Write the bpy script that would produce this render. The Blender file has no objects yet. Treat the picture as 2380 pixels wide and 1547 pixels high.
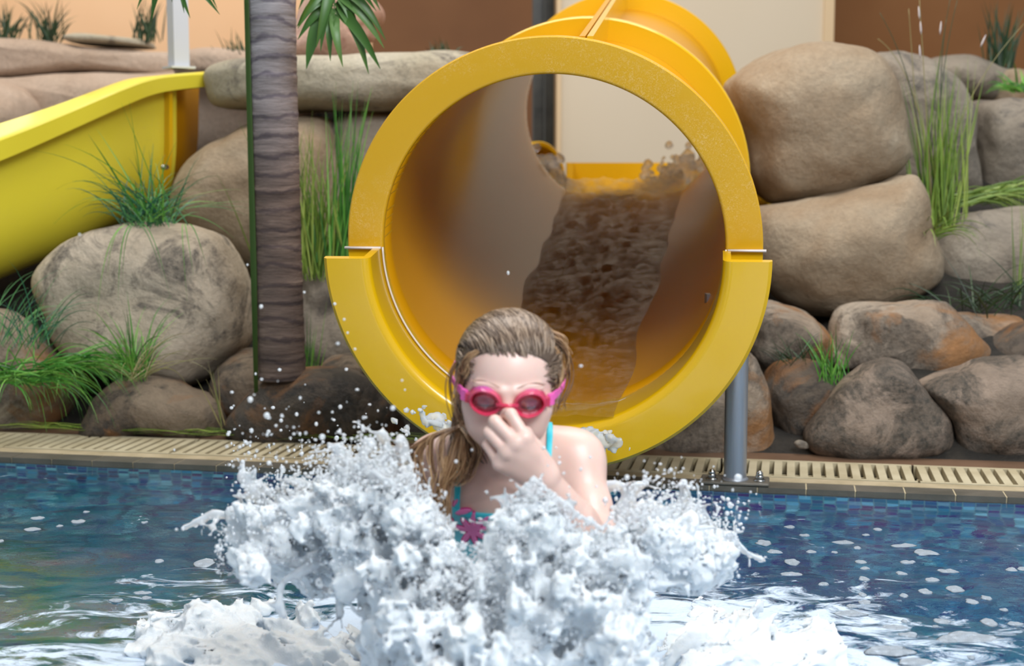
import bpy, bmesh, math, random
import numpy as np
from mathutils import Vector, Matrix, Quaternion, noise as mn
random.seed(7); rng = np.random.default_rng(7)
PI = math.pi
sc = bpy.context.scene
col = sc.collection
TH = math.radians(6.5); CT, ST = math.cos(TH), math.sin(TH); FP = 3400.0; CH = 0.80

def P(px, py, Y):
    """world point lying at depth Y that the survey of the photo puts at px,py"""
    xc = (px-1190)/FP; yc = (py-773.5)/FP
    f = CT-yc*ST; d = yc*CT+ST
    return Vector((xc/f*Y, Y, CH-d/f*Y))
def PZ(px, py, z=0.0):
    xc = (px-1190)/FP; yc = (py-773.5)/FP
    f = CT-yc*ST; d = yc*CT+ST
    t = (CH-z)/d
    return Vector((xc*t, f*t, z))

# ------------------------------------------------------------ object helpers
def tag(o, label=None, cat=None, group=None, kind=None):
    if label: o['label'] = label
    if cat: o['category'] = cat
    if group: o['group'] = group
    if kind: o['kind'] = kind
    return o
def link(name, me, mat=None, parent=None, smooth=True):
    o = bpy.data.objects.new(name, me); col.objects.link(o)
    if mat: me.materials.append(mat)
    if smooth and len(me.polygons):
        me.polygons.foreach_set('use_smooth', [True]*len(me.polygons))
    if parent: o.parent = parent
    return o
def mesh_obj(name, v, f, mat=None, parent=None, smooth=True):
    me = bpy.data.meshes.new(name)
    me.from_pydata([tuple(p) for p in v], [], [tuple(int(i) for i in q) for q in f]); me.update()
    return link(name, me, mat, parent, smooth)
def np_obj(name, V, Q, mat=None, parent=None, smooth=True):
    me = bpy.data.meshes.new(name)
    V = np.asarray(V, np.float32); Q = np.asarray(Q, np.int32)
    n = Q.shape[1]
    me.vertices.add(len(V)); me.vertices.foreach_set('co', V.ravel())
    me.loops.add(Q.size); me.loops.foreach_set('vertex_index', Q.ravel())
    me.polygons.add(len(Q)); me.polygons.foreach_set('loop_start', np.arange(0, Q.size, n, dtype=np.int32))
    me.update(calc_edges=True); me.validate()
    return link(name, me, mat, parent, smooth)
def empty(name, loc=(0, 0, 0)):
    o = bpy.data.objects.new(name, None); o.location = loc; o.empty_display_size = .05
    col.objects.link(o); return o
class MB:
    def __init__(s): s.v = []; s.f = []
    def add(s, v, f):
        b = len(s.v); s.v += [tuple(p) for p in v]; s.f += [tuple(i+b for i in q) for q in f]
    def box(s, c, d, M=None):
        x, y, z = d[0]/2, d[1]/2, d[2]/2
        v = [Vector((a*x, b*y, e*z)) for a in (-1, 1) for b in (-1, 1) for e in (-1, 1)]
        if M is not None: v = [M @ p for p in v]
        c = Vector(c)
        s.add([p+c for p in v], [(0, 1, 3, 2), (4, 6, 7, 5), (0, 4, 5, 1), (2, 3, 7, 6), (0, 2, 6, 4), (1, 5, 7, 3)])
    def tube(s, pts, rad, n=8, cap=True):
        pts = [Vector(p) for p in pts]; m = len(pts)
        if not hasattr(rad, '__len__'): rad = [rad]*m
        t0 = (pts[1]-pts[0]).normalized()
        a = t0.cross(Vector((0, 0, 1)))
        if a.length < 1e-3: a = t0.cross(Vector((1, 0, 0)))
        a.normalize(); V = []
        for i in range(m):
            t = (pts[min(i+1, m-1)]-pts[max(i-1, 0)])
            if t.length < 1e-9: t = t0
            t = t.normalized(); a = (a-t*a.dot(t)).normalized(); b = t.cross(a)
            for k in range(n):
                g = 2*PI*k/n; V.append(pts[i]+(a*math.cos(g)+b*math.sin(g))*rad[i])
        F = [(i*n+k, i*n+(k+1) % n, (i+1)*n+(k+1) % n, (i+1)*n+k) for i in range(m-1) for k in range(n)]
        if cap: F += [tuple(range(n))[::-1], tuple((m-1)*n+k for k in range(n))]
        s.add(V, F)
    def ribbon(s, pts, wid, side, fold=.25):
        """leaf blade: three verts across with a keel; side is the across vector"""
        pts = [Vector(p) for p in pts]; m = len(pts); V = []
        for i, p in enumerate(pts):
            t = (pts[min(i+1, m-1)]-pts[max(i-1, 0)]).normalized()
            a = (side-t*side.dot(t)).normalized(); nn = t.cross(a)
            w = wid[i]/2
            V += [p-a*w, p+nn*w*fold*2, p+a*w]
        F = []
        for i in range(m-1):
            for k in (0, 1): F.append((i*3+k, i*3+k+1, i*3+k+4, i*3+k+3))
        s.add(V, F)
    def build(s, name, mat=None, parent=None, smooth=True):
        return mesh_obj(name, s.v, s.f, mat, parent, smooth)

def lathe_half(prof, a0, a1, n, M, closed=True):
    """revolve closed profile of (r, s) about local axis from angle a0 to a1, caps at both ends if partial"""
    full = abs(a1-a0) > 2*PI-1e-4
    m = len(prof); V = []; cnt = n if full else n+1
    for i in range(cnt):
        a = a0+(a1-a0)*i/n
        for (r, q) in prof: V.append(M @ Vector((r*math.cos(a), q, r*math.sin(a))))
    F = []
    for i in range(n):
        j = (i+1) % cnt
        for k in range(m if closed else m-1):
            l = (k+1) % m
            F.append((i*m+k, i*m+l, j*m+l, j*m+k))
    if not full and closed:
        F.append(tuple(range(m))[::-1]); F.append(tuple(n*m+k for k in range(m)))
    return V, F
def cr(pts, n, closed=False):
    """Catmull-Rom through points, n samples"""
    pts = [Vector(p) for p in pts]; m = len(pts); out = []
    tot = m if closed else m-1
    for i in range(n):
        u = i/(n if closed else n-1)*tot
        k = min(int(u), tot-1); t = u-k
        g = (lambda j: pts[j % m]) if closed else (lambda j: pts[max(0, min(m-1, j))])
        a, b, c, d = g(k-1), g(k), g(k+1), g(k+2)
        out.append(.5*((2*b)+(c-a)*t+(2*a-5*b+4*c-d)*t*t+(3*b-3*c+d-a)*t*t*t))
    return out

# ------------------------------------------------------------ signed distance fields -> one continuous mesh
class Field:
    def __init__(s, lo, hi, h):
        s.lo = np.array(lo, np.float32); s.h = h
        s.n = np.ceil((np.array(hi)-s.lo)/h).astype(int)+1
        s.F = np.full(s.n, 1.0, np.float32); s.pad = 3*h
    def sub(s, lo, hi):
        a = np.maximum(np.floor((np.array(lo)-s.lo)/s.h).astype(int), 0)
        b = np.minimum(np.ceil((np.array(hi)-s.lo)/s.h).astype(int)+1, s.n)
        if np.any(b <= a): return None
        X = [s.lo[i]+s.h*np.arange(a[i], b[i], dtype=np.float32) for i in range(3)]
        return (slice(a[0], b[0]), slice(a[1], b[1]), slice(a[2], b[2])), X[0][:, None, None], X[1][None, :, None], X[2][None, None, :]
    def put(s, sl, d, k, op='u'):
        A = s.F[sl]
        if op == 'u':
            if k > 0:
                hh = np.maximum(k-np.abs(A-d), 0)/k; s.F[sl] = np.minimum(A, d)-hh*hh*k*.25
            else: s.F[sl] = np.minimum(A, d)
        else:
            d = -d; hh = np.maximum(k-np.abs(A-d), 0)/max(k, 1e-6); s.F[sl] = np.maximum(A, d)+hh*hh*k*.25
    def ell(s, c, r, k=.01, R=None, op='u'):
        c = np.array(c, float); r = np.array(r, float); m = r.max()+k+s.pad
        g = s.sub(c-m, c+m)
        if g is None: return
        sl, X, Y, Z = g; X = X-c[0]; Y = Y-c[1]; Z = Z-c[2]
        if R is not None:
            T = R.transposed()
            X, Y, Z = (T[0][0]*X+T[0][1]*Y+T[0][2]*Z, T[1][0]*X+T[1][1]*Y+T[1][2]*Z, T[2][0]*X+T[2][1]*Y+T[2][2]*Z)
        k0 = np.sqrt((X/r[0])**2+(Y/r[1])**2+(Z/r[2])**2)
        k1 = np.sqrt((X/r[0]**2)**2+(Y/r[1]**2)**2+(Z/r[2]**2)**2)+1e-6
        s.put(sl, (k0*(k0-1)/k1).astype(np.float32), k, op)
    def cap(s, a, b, ra, rb, k=.01, op='u'):
        a = np.array(a, float); b = np.array(b, float); m = max(ra, rb)+k+s.pad
        g = s.sub(np.minimum(a, b)-m, np.maximum(a, b)+m)
        if g is None: return
        sl, X, Y, Z = g; d = b-a; L = max(d @ d, 1e-9)
        t = np.clip(((X-a[0])*d[0]+(Y-a[1])*d[1]+(Z-a[2])*d[2])/L, 0, 1)
        q = np.sqrt((X-a[0]-t*d[0])**2+(Y-a[1]-t*d[1])**2+(Z-a[2]-t*d[2])**2)-(ra+(rb-ra)*t)
        s.put(sl, q.astype(np.float32), k, op)
    def coords(s):
        X = [s.lo[i]+s.h*np.arange(s.n[i], dtype=np.float32) for i in range(3)]
        return X[0][:, None, None], X[1][None, :, None], X[2][None, None, :]
def surface_nets(F, lo, h):
    S = F < 0
    c = np.zeros(tuple(np.array(S.shape)-1), np.uint8)
    for a in (0, 1):
        for b in (0, 1):
            for d in (0, 1):
                c += S[a:S.shape[0]-1+a, b:S.shape[1]-1+b, d:S.shape[2]-1+d]
    act = (c > 0) & (c < 8); I = np.argwhere(act)
    vid = np.full(act.shape, -1, np.int32); vid[act] = np.arange(len(I))
    C = {}
    for a in (0, 1):
        for b in (0, 1):
            for d in (0, 1): C[a, b, d] = F[I[:, 0]+a, I[:, 1]+b, I[:, 2]+d]
    acc = np.zeros((len(I), 3), np.float64); cnt = np.zeros(len(I))
    for p in C:
        for ax in range(3):
            if p[ax]: continue
            q = list(p); q[ax] = 1; q = tuple(q)
            A, B = C[p], C[q]; m = (A < 0) != (B < 0)
            t = np.where(m, A/np.where(m, A-B, 1), 0)
            pos = np.tile(np.array(p, float), (len(I), 1)); pos[:, ax] += t
            acc += pos*m[:, None]; cnt += m
    V = (I+acc/cnt[:, None])*h+lo
    Q = []
    for ax in range(3):
        u, w = (ax+1) % 3, (ax+2) % 3
        sl0 = [slice(None)]*3; sl1 = [slice(None)]*3
        sl0[ax] = slice(0, -1); sl1[ax] = slice(1, None)
        a = S[tuple(sl0)]; b = S[tuple(sl1)]
        E = np.argwhere(a != b)
        E = E[(E[:, u] > 0) & (E[:, w] > 0) & (E[:, u] < S.shape[u]-1) & (E[:, w] < S.shape[w]-1)]
        if not len(E): continue
        neg = a[E[:, 0], E[:, 1], E[:, 2]]
        def g(du, dw):
            e = E.copy(); e[:, u] -= du; e[:, w] -= dw; return vid[e[:, 0], e[:, 1], e[:, 2]]
        q = np.stack([g(1, 1), g(0, 1), g(0, 0), g(1, 0)], 1)
        q[~neg] = q[~neg][:, ::-1]; Q.append(q)
    Q = np.concatenate(Q); Q = Q[(Q >= 0).all(1)]
    return V, Q

# ------------------------------------------------------------ materials
def new_mat(name):
    m = bpy.data.materials.new(name); m.use_nodes = True
    nt = m.node_tree; b = nt.nodes['Principled BSDF']; return m, nt, b
def N(nt, t, **kw):
    n = nt.nodes.new(t)
    for k, v in kw.items():
        if k in n.inputs: n.inputs[k].default_value = v
        else: setattr(n, k, v)
    return n
def simple(name, c, rough=.5, metal=0., **kw):
    m, nt, b = new_mat(name)
    b.inputs['Base Color'].default_value = (*c, 1); b.inputs['Roughness'].default_value = rough
    b.inputs['Metallic'].default_value = metal
    for k, v in kw.items(): b.inputs[k.replace('_', ' ')].default_value = v
    return m
def ramp(nt, stops, mode='LINEAR'):
    r = nt.nodes.new('ShaderNodeValToRGB'); r.color_ramp.interpolation = mode
    e = r.color_ramp.elements
    while len(e) > 1: e.remove(e[-1])
    e[0].position = stops[0][0]; e[0].color = (*stops[0][1], 1)
    for p, c in stops[1:]:
        q = e.new(p); q.color = (*c, 1)
    return r
def noise_tex(nt, scale, detail=4, rough=.55, dist=0, vec=None, coord='Object'):
    n = N(nt, 'ShaderNodeTexNoise'); n.inputs['Scale'].default_value = scale; n.inputs['Detail'].default_value = detail
    n.inputs['Roughness'].default_value = rough; n.inputs['Distortion'].default_value = dist
    if vec is None:
        tc = N(nt, 'ShaderNodeTexCoord'); vec = tc.outputs[coord]
    nt.links.new(vec, n.inputs['Vector']); return n
def bump(nt, b, src, strength=.3, dist=.01):
    q = N(nt, 'ShaderNodeBump'); q.inputs['Strength'].default_value = strength; q.inputs['Distance'].default_value = dist
    nt.links.new(src, q.inputs['Height']); nt.links.new(q.outputs[0], b.inputs['Normal']); return q
def mix(nt, a, b, fac, mode='MIX'):
    m = nt.nodes.new('ShaderNodeMix'); m.data_type = 'RGBA'; m.blend_type = mode
    for s, v in ((m.inputs[0], fac), (m.inputs[6], a), (m.inputs[7], b)):
        if hasattr(v, 'is_linked'): nt.links.new(v, s)
        elif isinstance(v, tuple): s.default_value = (*v, 1)
        else: s.default_value = v
    return m.outputs[2]
def noisy(name, stops, scale=4, rough=.7, detail=6, bs=.3, bscale=40, dist=0, bd=.01, stretch=None):
    m, nt, b = new_mat(name)
    tc = N(nt, 'ShaderNodeTexCoord'); v = tc.outputs['Object']
    if stretch:
        mp = N(nt, 'ShaderNodeMapping'); mp.inputs['Scale'].default_value = stretch; nt.links.new(v, mp.inputs['Vector']); v = mp.outputs[0]
    n = noise_tex(nt, scale, detail, .6, dist, v); r = ramp(nt, stops); nt.links.new(n.outputs[0], r.inputs[0])
    nt.links.new(r.outputs[0], b.inputs['Base Color']); b.inputs['Roughness'].default_value = rough
    if bs:
        n2 = noise_tex(nt, bscale, 5, .6, 0, v); bump(nt, b, n2.outputs[0], bs, bd)
    return m
def rock_mat(name, c1, c2, dark, orange=None, patch=.5, rough=.75, seed=0.):
    m, nt, b = new_mat(name); L = nt.links
    tc = N(nt, 'ShaderNodeTexCoord'); mp = N(nt, 'ShaderNodeMapping'); mp.inputs['Location'].default_value = (seed, seed*1.7, -seed)
    L.new(tc.outputs['Object'], mp.inputs['Vector']); v = mp.outputs[0]
    n1 = noise_tex(nt, 3.2, 5, .55, .4, v); r1 = ramp(nt, [(.32, c1), (.68, c2)]); L.new(n1.outputs[0], r1.inputs[0])
    n2 = noise_tex(nt, 5.5, 10, .72, .6, v); r2 = ramp(nt, [(patch-.05, (0, 0, 0)), (patch+.04, (1, 1, 1))]); L.new(n2.outputs[0], r2.inputs[0])
    n4 = noise_tex(nt, 60, 6, .7, 0, v); r4 = ramp(nt, [(.3, (.35, .35, .35)), (.65, (1, 1, 1))]); L.new(n4.outputs[0], r4.inputs[0])
    k = mix(nt, (0, 0, 0), r2.outputs[0], r4.outputs[0])
    o = mix(nt, r1.outputs[0], dark, k)
    if orange:
        n3 = noise_tex(nt, 2.6, 8, .65, .8, v); r3 = ramp(nt, [(.51, (0, 0, 0)), (.62, (1, 1, 1))]); L.new(n3.outputs[0], r3.inputs[0])
        o = mix(nt, o, orange, r3.outputs[0])
    o = mix(nt, o, r4.outputs[0], .35, 'MULTIPLY')
    L.new(o, b.inputs['Base Color']); b.inputs['Roughness'].default_value = rough
    n5 = noise_tex(nt, 22, 10, .68, 0, v); bump(nt, b, n5.outputs[0], .7, .03)
    return m
M = {}
M['rock_tan'] = rock_mat('tan_rock', (.50, .40, .28), (.66, .55, .42), (.10, .085, .07), None, .56, .8, 1)
M['rock_tan2'] = rock_mat('tan_rock_b', (.36, .25, .15), (.52, .43, .31), (.13, .11, .09), None, .66, .8, 5)
M['rock_grey'] = rock_mat('grey_rock', (.26, .21, .16), (.42, .36, .28), (.10, .09, .08), None, .58, .8, 9)
M['rock_brown'] = rock_mat('brown_rock', (.14, .095, .06), (.32, .24, .16), (.035, .03, .025), (.30, .13, .04), .50, .6, 3)
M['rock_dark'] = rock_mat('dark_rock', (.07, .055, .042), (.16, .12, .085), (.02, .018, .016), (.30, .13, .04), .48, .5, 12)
M['rock_mix'] = rock_mat('rust_rock', (.36, .27, .19), (.55, .46, .36), (.10, .08, .06), (.36, .17, .06), .50, .65, 21)
M['rock_wet'] = rock_mat('wet_brown_rock', (.20, .15, .105), (.44, .33, .25), (.05, .045, .035), None, .50, .55, 40)
M['rock_pink'] = rock_mat('pink_rock', (.50, .30, .22), (.72, .48, .38), (.30, .10, .07), None, .60, .8, 2)
M['rock_terr'] = rock_mat('terrace_rock', (.52, .38, .28), (.64, .50, .39), (.35, .20, .13), None, .68, .85, 17)
M['rock_slab'] = rock_mat('slab_rock', (.46, .40, .28), (.60, .54, .42), (.14, .12, .10), None, .58, .8, 30)

def plastic(name, c, c2, scale, wear, rough=.28, coat=.4, trans=0.):
    m, nt, b = new_mat(name); L = nt.links
    n1 = noise_tex(nt, scale, 8, .7, .3); r1 = ramp(nt, [(.45, (0, 0, 0)), (.72, (1, 1, 1))]); L.new(n1.outputs[0], r1.inputs[0])
    n2 = noise_tex(nt, 160, 4, .7, 1.5); r2 = ramp(nt, [(.5, (0, 0, 0)), (.62, (1, 1, 1))]); L.new(n2.outputs[0], r2.inputs[0])
    k = mix(nt, (0, 0, 0), r1.outputs[0], r2.outputs[0])
    kk = mix(nt, (0, 0, 0), k, wear)
    o = mix(nt, c, c2, kk); L.new(o, b.inputs['Base Color'])
    b.inputs['Roughness'].default_value = rough; b.inputs['Coat Weight'].default_value = coat; b.inputs['Coat Roughness'].default_value = .08
    if trans: b.inputs['Subsurface Weight'].default_value = trans; b.inputs['Subsurface Radius'].default_value = (.03, .02, .004)
    return m
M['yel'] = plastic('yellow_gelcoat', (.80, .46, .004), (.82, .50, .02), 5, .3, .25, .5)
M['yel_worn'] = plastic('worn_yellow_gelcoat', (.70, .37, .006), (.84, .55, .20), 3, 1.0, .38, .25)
M['amber_shade'] = plastic('shaded_amber_fibreglass', (.64, .285, .004), (.68, .34, .02), 5, .2, .27, 0)  # darker copy of the yellow gelcoat; the tube's inner shade is put in
M['amber_shade'].node_tree.nodes['Principled BSDF'].inputs['Specular IOR Level'].default_value = .3
M['lemon'] = plastic('lemon_gelcoat', (.80, .68, .045), (.70, .55, .12), 3, .5, .35, .3)
M['seal'] = simple('white_sealant', (.85, .75, .68), .5)
M['steel'] = noisy('brushed_steel', [(.3, (.36, .38, .42)), (.7, (.46, .48, .52))], 6, .38, 3, .05, 200, stretch=(8, 8, .5))
M['steel'].node_tree.nodes['Principled BSDF'].inputs['Metallic'].default_value = .75
M['bolt'] = simple('bolt_steel', (.5, .5, .48), .25, 1)
M['white_post'] = simple('white_post_paint', (.62, .64, .68), .45)
M['grate'] = noisy('cream_plastic', [(.35, (.44, .37, .23)), (.65, (.56, .49, .33))], 9, .55, 5, .1, 80)
M['sandstrip'] = noisy('sand_strip', [(.35, (.36, .29, .17)), (.65, (.48, .39, .25))], 14, .6, 6, .2, 80)
M['tilegrey'] = noisy('grey_coping_tile', [(.3, (.075, .07, .055)), (.7, (.14, .125, .10))], 10, .4, 6, .15, 60)
M['groutc'] = simple('cream_grout', (.50, .42, .27), .8)
M['gutter'] = simple('gutter_dark', (.05, .035, .02), .7)
M['deck'] = noisy('brown_deck', [(.3, (.13, .075, .045)), (.7, (.22, .13, .08))], 3, .35, 5, .15, 50)
M['soil'] = noisy('dark_soil', [(.3, (.010, .009, .007)), (.7, (.035, .028, .02))], 12, .9, 8, .6, 60, bd=.03)
M['peach_lit'] = noisy('lit_peach_plaster', [(.3, (.78, .46, .24)), (.7, (.86, .55, .32))], .7, .9, 3, .1, 60)  # light on the left part of the wall is put into this colour
M['sienna'] = noisy('sienna_plaster', [(.3, (.24, .095, .028)), (.7, (.30, .13, .045))], 1.2, .9, 3, .1, 60)
M['brownwall'] = noisy('brown_plaster', [(.3, (.15, .065, .026)), (.7, (.20, .09, .036))], 1.2, .9, 3, .1, 60)
M['cream'] = noisy('cream_panel', [(.3, (.66, .54, .38)), (.7, (.70, .59, .44))], .6, .7, 3, .03, 60)
M['creamtrim'] = simple('cream_trim', (.72, .52, .30), .6)
M['darkdoor'] = noisy('dark_green_glass', [(.35, (.06, .06, .05)), (.65, (.15, .145, .12))], 5, .3, 5, 0, 50)
M['greyframe'] = simple('grey_frame', (.16, .17, .16), .5)

def grass_mat(name, a, b_, c):
    m, nt, b = new_mat(name); g = N(nt, 'ShaderNodeNewGeometry')
    r = ramp(nt, [(0, a), (.5, b_), (1, c)]); nt.links.new(g.outputs['Random Per Island'], r.inputs[0])
    nt.links.new(r.outputs[0], b.inputs['Base Color']); b.inputs['Roughness'].default_value = .42
    b.inputs['Subsurface Weight'].default_value = .0
    return m
M['grass_blue'] = grass_mat('blue_green_blades', (.012, .08, .055), (.03, .16, .06), (.12, .34, .08))
M['grass_green'] = grass_mat('green_blades', (.02, .11, .012), (.07, .27, .025), (.22, .46, .07))
M['grass_olive'] = grass_mat('olive_blades', (.07, .13, .01), (.16, .27, .03), (.34, .42, .08))
M['grass_dark'] = grass_mat('dark_blades', (.012, .028, .010), (.02, .05, .015), (.05, .09, .03))
M['grass_dry'] = grass_mat('dry_blades', (.22, .18, .06), (.30, .25, .10), (.12, .15, .04))
M['seed'] = simple('pale_seed_head', (.55, .48, .46), .6)
M['leaf'] = grass_mat('palm_leaflet', (.035, .10, .012), (.06, .16, .025), (.11, .22, .06))
M['rachis'] = simple('pale_rachis', (.16, .30, .12), .5)
M['stake'] = simple('green_stalk', (.035, .075, .008), .5)

# palm trunk: grey weathered above, brown below, dark scar rings follow the geometry rings
def trunk_mat():
    m, nt, b = new_mat('palm_bark'); L = nt.links
    tc = N(nt, 'ShaderNodeTexCoord'); mp = N(nt, 'ShaderNodeMapping'); mp.inputs['Scale'].default_value = (1, 1, 7)
    L.new(tc.outputs['Object'], mp.inputs['Vector'])
    n = noise_tex(nt, 5, 9, .7, .3, mp.outputs[0]); r = ramp(nt, [(.3, (.16, .14, .135)), (.5, (.33, .30, .31)), (.72, (.52, .48, .50))]); L.new(n.outputs[0], r.inputs[0])
    r2 = ramp(nt, [(.3, (.05, .032, .026)), (.55, (.17, .115, .09)), (.75, (.36, .26, .20))]); L.new(n.outputs[0], r2.inputs[0])
    sx = N(nt, 'ShaderNodeSeparateXYZ'); L.new(tc.outputs['Object'], sx.inputs[0])
    mr = N(nt, 'ShaderNodeMapRange'); mr.inputs['From Min'].default_value = .5; mr.inputs['From Max'].default_value = .95; L.new(sx.outputs[2], mr.inputs[0])
    o = mix(nt, r2.outputs[0], r.outputs[0], mr.outputs[0])
    wv = N(nt, 'ShaderNodeTexWave', wave_type='BANDS', bands_direction='Z', wave_profile='SIN')
    wv.inputs['Scale'].default_value = 20/ (2*PI) *(2*PI)/ (20*.053*2*PI)*1.0
    wv.inputs['Scale'].default_value = PI/10/.053; wv.inputs['Distortion'].default_value = 4.5; wv.inputs['Detail'].default_value = 4; wv.inputs['Detail Scale'].default_value = 1.5
    L.new(tc.outputs['Object'], wv.inputs['Vector'])
    r3 = ramp(nt, [(.80, (1, 1, 1)), (1.0, (.50, .48, .56))]); L.new(wv.outputs[0], r3.inputs[0])
    o = mix(nt, o, r3.outputs[0], 1.0, 'MULTIPLY'); L.new(o, b.inputs['Base Color'])
    n5 = noise_tex(nt, 9, 8, .7, 0, mp.outputs[0]); bump(nt, b, n5.outputs[0], .6, .02); b.inputs['Roughness'].default_value = .7
    return m
M['trunk'] = trunk_mat()

def mosaic(name, plane, floor=False):
    m, nt, b = new_mat(name); L = nt.links
    tc = N(nt, 'ShaderNodeTexCoord'); v = tc.outputs['Object']
    sc_ = N(nt, 'ShaderNodeVectorMath', operation='SCALE'); sc_.inputs['Scale'].default_value = 1/.030; L.new(v, sc_.inputs[0])
    fl = N(nt, 'ShaderNodeVectorMath', operation='FLOOR'); L.new(sc_.outputs[0], fl.inputs[0])
    fr = N(nt, 'ShaderNodeVectorMath', operation='FRACTION'); L.new(sc_.outputs[0], fr.inputs[0])
    ms = N(nt, 'ShaderNodeVectorMath', operation='MULTIPLY'); ms.inputs[1].default_value = (1, 0, 1) if plane == 'xz' else (1, 1, 0); L.new(fl.outputs[0], ms.inputs[0])
    wn = N(nt, 'ShaderNodeTexWhiteNoise'); L.new(ms.outputs[0], wn.inputs['Vector'])
    if floor:
        st = [(0, (.02, .22, .36)), (.22, (.015, .10, .26)), (.40, (.03, .30, .40)), (.58, (.07, .05, .22)), (.68, (.02, .20, .38)), (.86, (.10, .42, .56)), (.95, (.02, .15, .17))]
    else:
        st = [(0, (.02, .26, .42)), (.22, (.02, .05, .36)), (.38, (.02, .20, .40)), (.52, (.09, .025, .24)), (.76, (.05, .46, .80)), (.88, (.35, .85, 1.0))]
    r = ramp(nt, st, 'CONSTANT'); L.new(wn.outputs['Value'], r.inputs[0])
    o = r.outputs[0]
    # a greener, yellow-flecked picture in the mosaic on the left of the pool
    n = noise_tex(nt, 2.3, 4, .6, .5, v); rr = ramp(nt, [(.38, (0, 0, 0)), (.56, (1, 1, 1))]); L.new(n.outputs[0], rr.inputs[0])
    sx = N(nt, 'ShaderNodeSeparateXYZ'); L.new(v, sx.inputs[0])
    mr = N(nt, 'ShaderNodeMapRange'); mr.inputs['From Min'].default_value = .1; mr.inputs['From Max'].default_value = -.8; L.new(sx.outputs[0], mr.inputs[0])
    wn2 = N(nt, 'ShaderNodeTexWhiteNoise', noise_dimensions='4D'); wn2.inputs['W'].default_value = 3; L.new(ms.outputs[0], wn2.inputs['Vector'])
    rg = ramp(nt, [(0, (.03, .20, .09)), (.35, (.05, .26, .20)), (.6, (.26, .26, .03)), (.75, (.02, .11, .13)), (.92, (.12, .05, .12))], 'CONSTANT'); L.new(wn2.outputs['Value'], rg.inputs[0])
    f1 = mix(nt, (0, 0, 0), rr.outputs[0], mr.outputs[0])
    f1 = mix(nt, (0, 0, 0), f1, 1.0 if floor else .25)
    o = mix(nt, o, rg.outputs[0], f1)
    sf = N(nt, 'ShaderNodeSeparateXYZ'); L.new(fr.outputs[0], sf.inputs[0])
    outs = []
    for i in ((0, 2) if plane == 'xz' else (0, 1)):
        c = N(nt, 'ShaderNodeMath', operation='PINGPONG'); c.inputs[1].default_value = .5; L.new(sf.outputs[i], c.inputs[0]); outs.append(c.outputs[0])
    mn_ = N(nt, 'ShaderNodeMath', operation='MINIMUM'); L.new(outs[0], mn_.inputs[0]); L.new(outs[1], mn_.inputs[1])
    lt = N(nt, 'ShaderNodeMath', operation='LESS_THAN'); lt.inputs[1].default_value = .05; L.new(mn_.outputs[0], lt.inputs[0])
    o = mix(nt, o, (.16, .38, .48), lt.outputs[0])
    L.new(o, b.inputs['Base Color']); b.inputs['Roughness'].default_value = .25
    return m
M['mos_wall'] = mosaic('mosaic_wall_tiles', 'xz'); M['mos_floor'] = mosaic('mosaic_floor_tiles', 'xy', True)
# ============================================================ THE SETTING
EA = math.atan(-.1884)                      # the pool edge runs slightly towards the camera on the right
EO = Vector((0, 3.935-.1884*1.377, 0))      # edge origin at x = 0
ex = Vector((math.cos(EA), math.sin(EA), 0)); ey = Vector((-math.sin(EA), math.cos(EA), 0))
EM = Matrix.Translation(EO) @ Matrix.Rotation(EA, 4, 'Z')
def ebox(mb, u0, u1, v0, v1, z0, z1):
    mb.box(((u0+u1)/2, (v0+v1)/2, (z0+z1)/2), (u1-u0, v1-v0, z1-z0))
def eobj(mb, name, mat, smooth=False):
    o = mb.build(name, mat, None, smooth); o.matrix_world = EM; return o
ZC = .012
m = MB(); ebox(m, -3.6, 3.6, 0, .02, -1.1, -.012)
tag(eobj(m, 'pool_wall', M['mos_wall']), kind='structure')
m = MB(); m.add([(-5, -2, -.95), (5, -2, -.95), (5, 4.8, -.95), (-5, 4.8, -.95)], [(0, 1, 2, 3)])
tag(m.build('pool_floor', M['mos_floor'], None, False), kind='structure')
m = MB(); g = MB()
for i in range(-29, 30):
    u = i*.118+.03
    ebox(m, u+.002, u+.116, -.012, .058, -.012, ZC)
ebox(g, -3.5, 3.6, -.008, .058, -.0121, ZC-.0015)
tag(eobj(m, 'pool_coping', M['tilegrey']), kind='structure'); tag(eobj(g, 'coping_grout', M['groutc']), kind='structure')
m = MB(); ebox(m, -3.5, 3.6, .058, .108, -.02, ZC+.001)
tag(eobj(m, 'trim_1', M['sandstrip']), kind='structure')
m = MB(); ebox(m, -3.5, 3.6, .108, .335, -.09, -.05); ebox(m, -3.5, 3.6, .108, .112, -.05, ZC); ebox(m, -3.5, 3.6, .331, .335, -.05, ZC)
tag(eobj(m, 'gutter_channel', M['gutter']), kind='structure')
# grating panels, each a thing; the slats are the pattern of a panel
PL = .50
for i in range(-6, 6):
    u0 = i*PL+.02; u1 = u0+PL-.006; m = MB(); zt = ZC+.002
    ebox(m, u0, u1, .113, .128, -.02, zt); ebox(m, u0, u1, .316, .331, -.02, zt)
    n = 15; st = (u1-u0)/n
    for k in range(n):
        uu = u0+(k+.5)*st; ebox(m, uu-st*.31, uu+st*.31, .127, .317, -.012, zt)
    ebox(m, u0, u1, .216, .226, -.018, -.003)
    o = eobj(m, 'gutter_grate', M['grate'])
    pos = EM @ Vector(((u0+u1)/2, .2, 0)); px = 1190+FP*pos.x/pos.y
    if px < 850: lb = 'cream slatted overflow grate panel beside the grass at the left poolside'
    elif px < 1650: lb = 'cream slatted overflow grate panel half hidden behind girl and slide mouth'
    else: lb = 'cream slatted overflow grate panel to the right of the steel post'
    tag(o, lb, 'grate', 'cream overflow grates along the pool edge')
m = MB(); ebox(m, -3.5, 3.6, .335, .9, -.08, .008)
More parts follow.
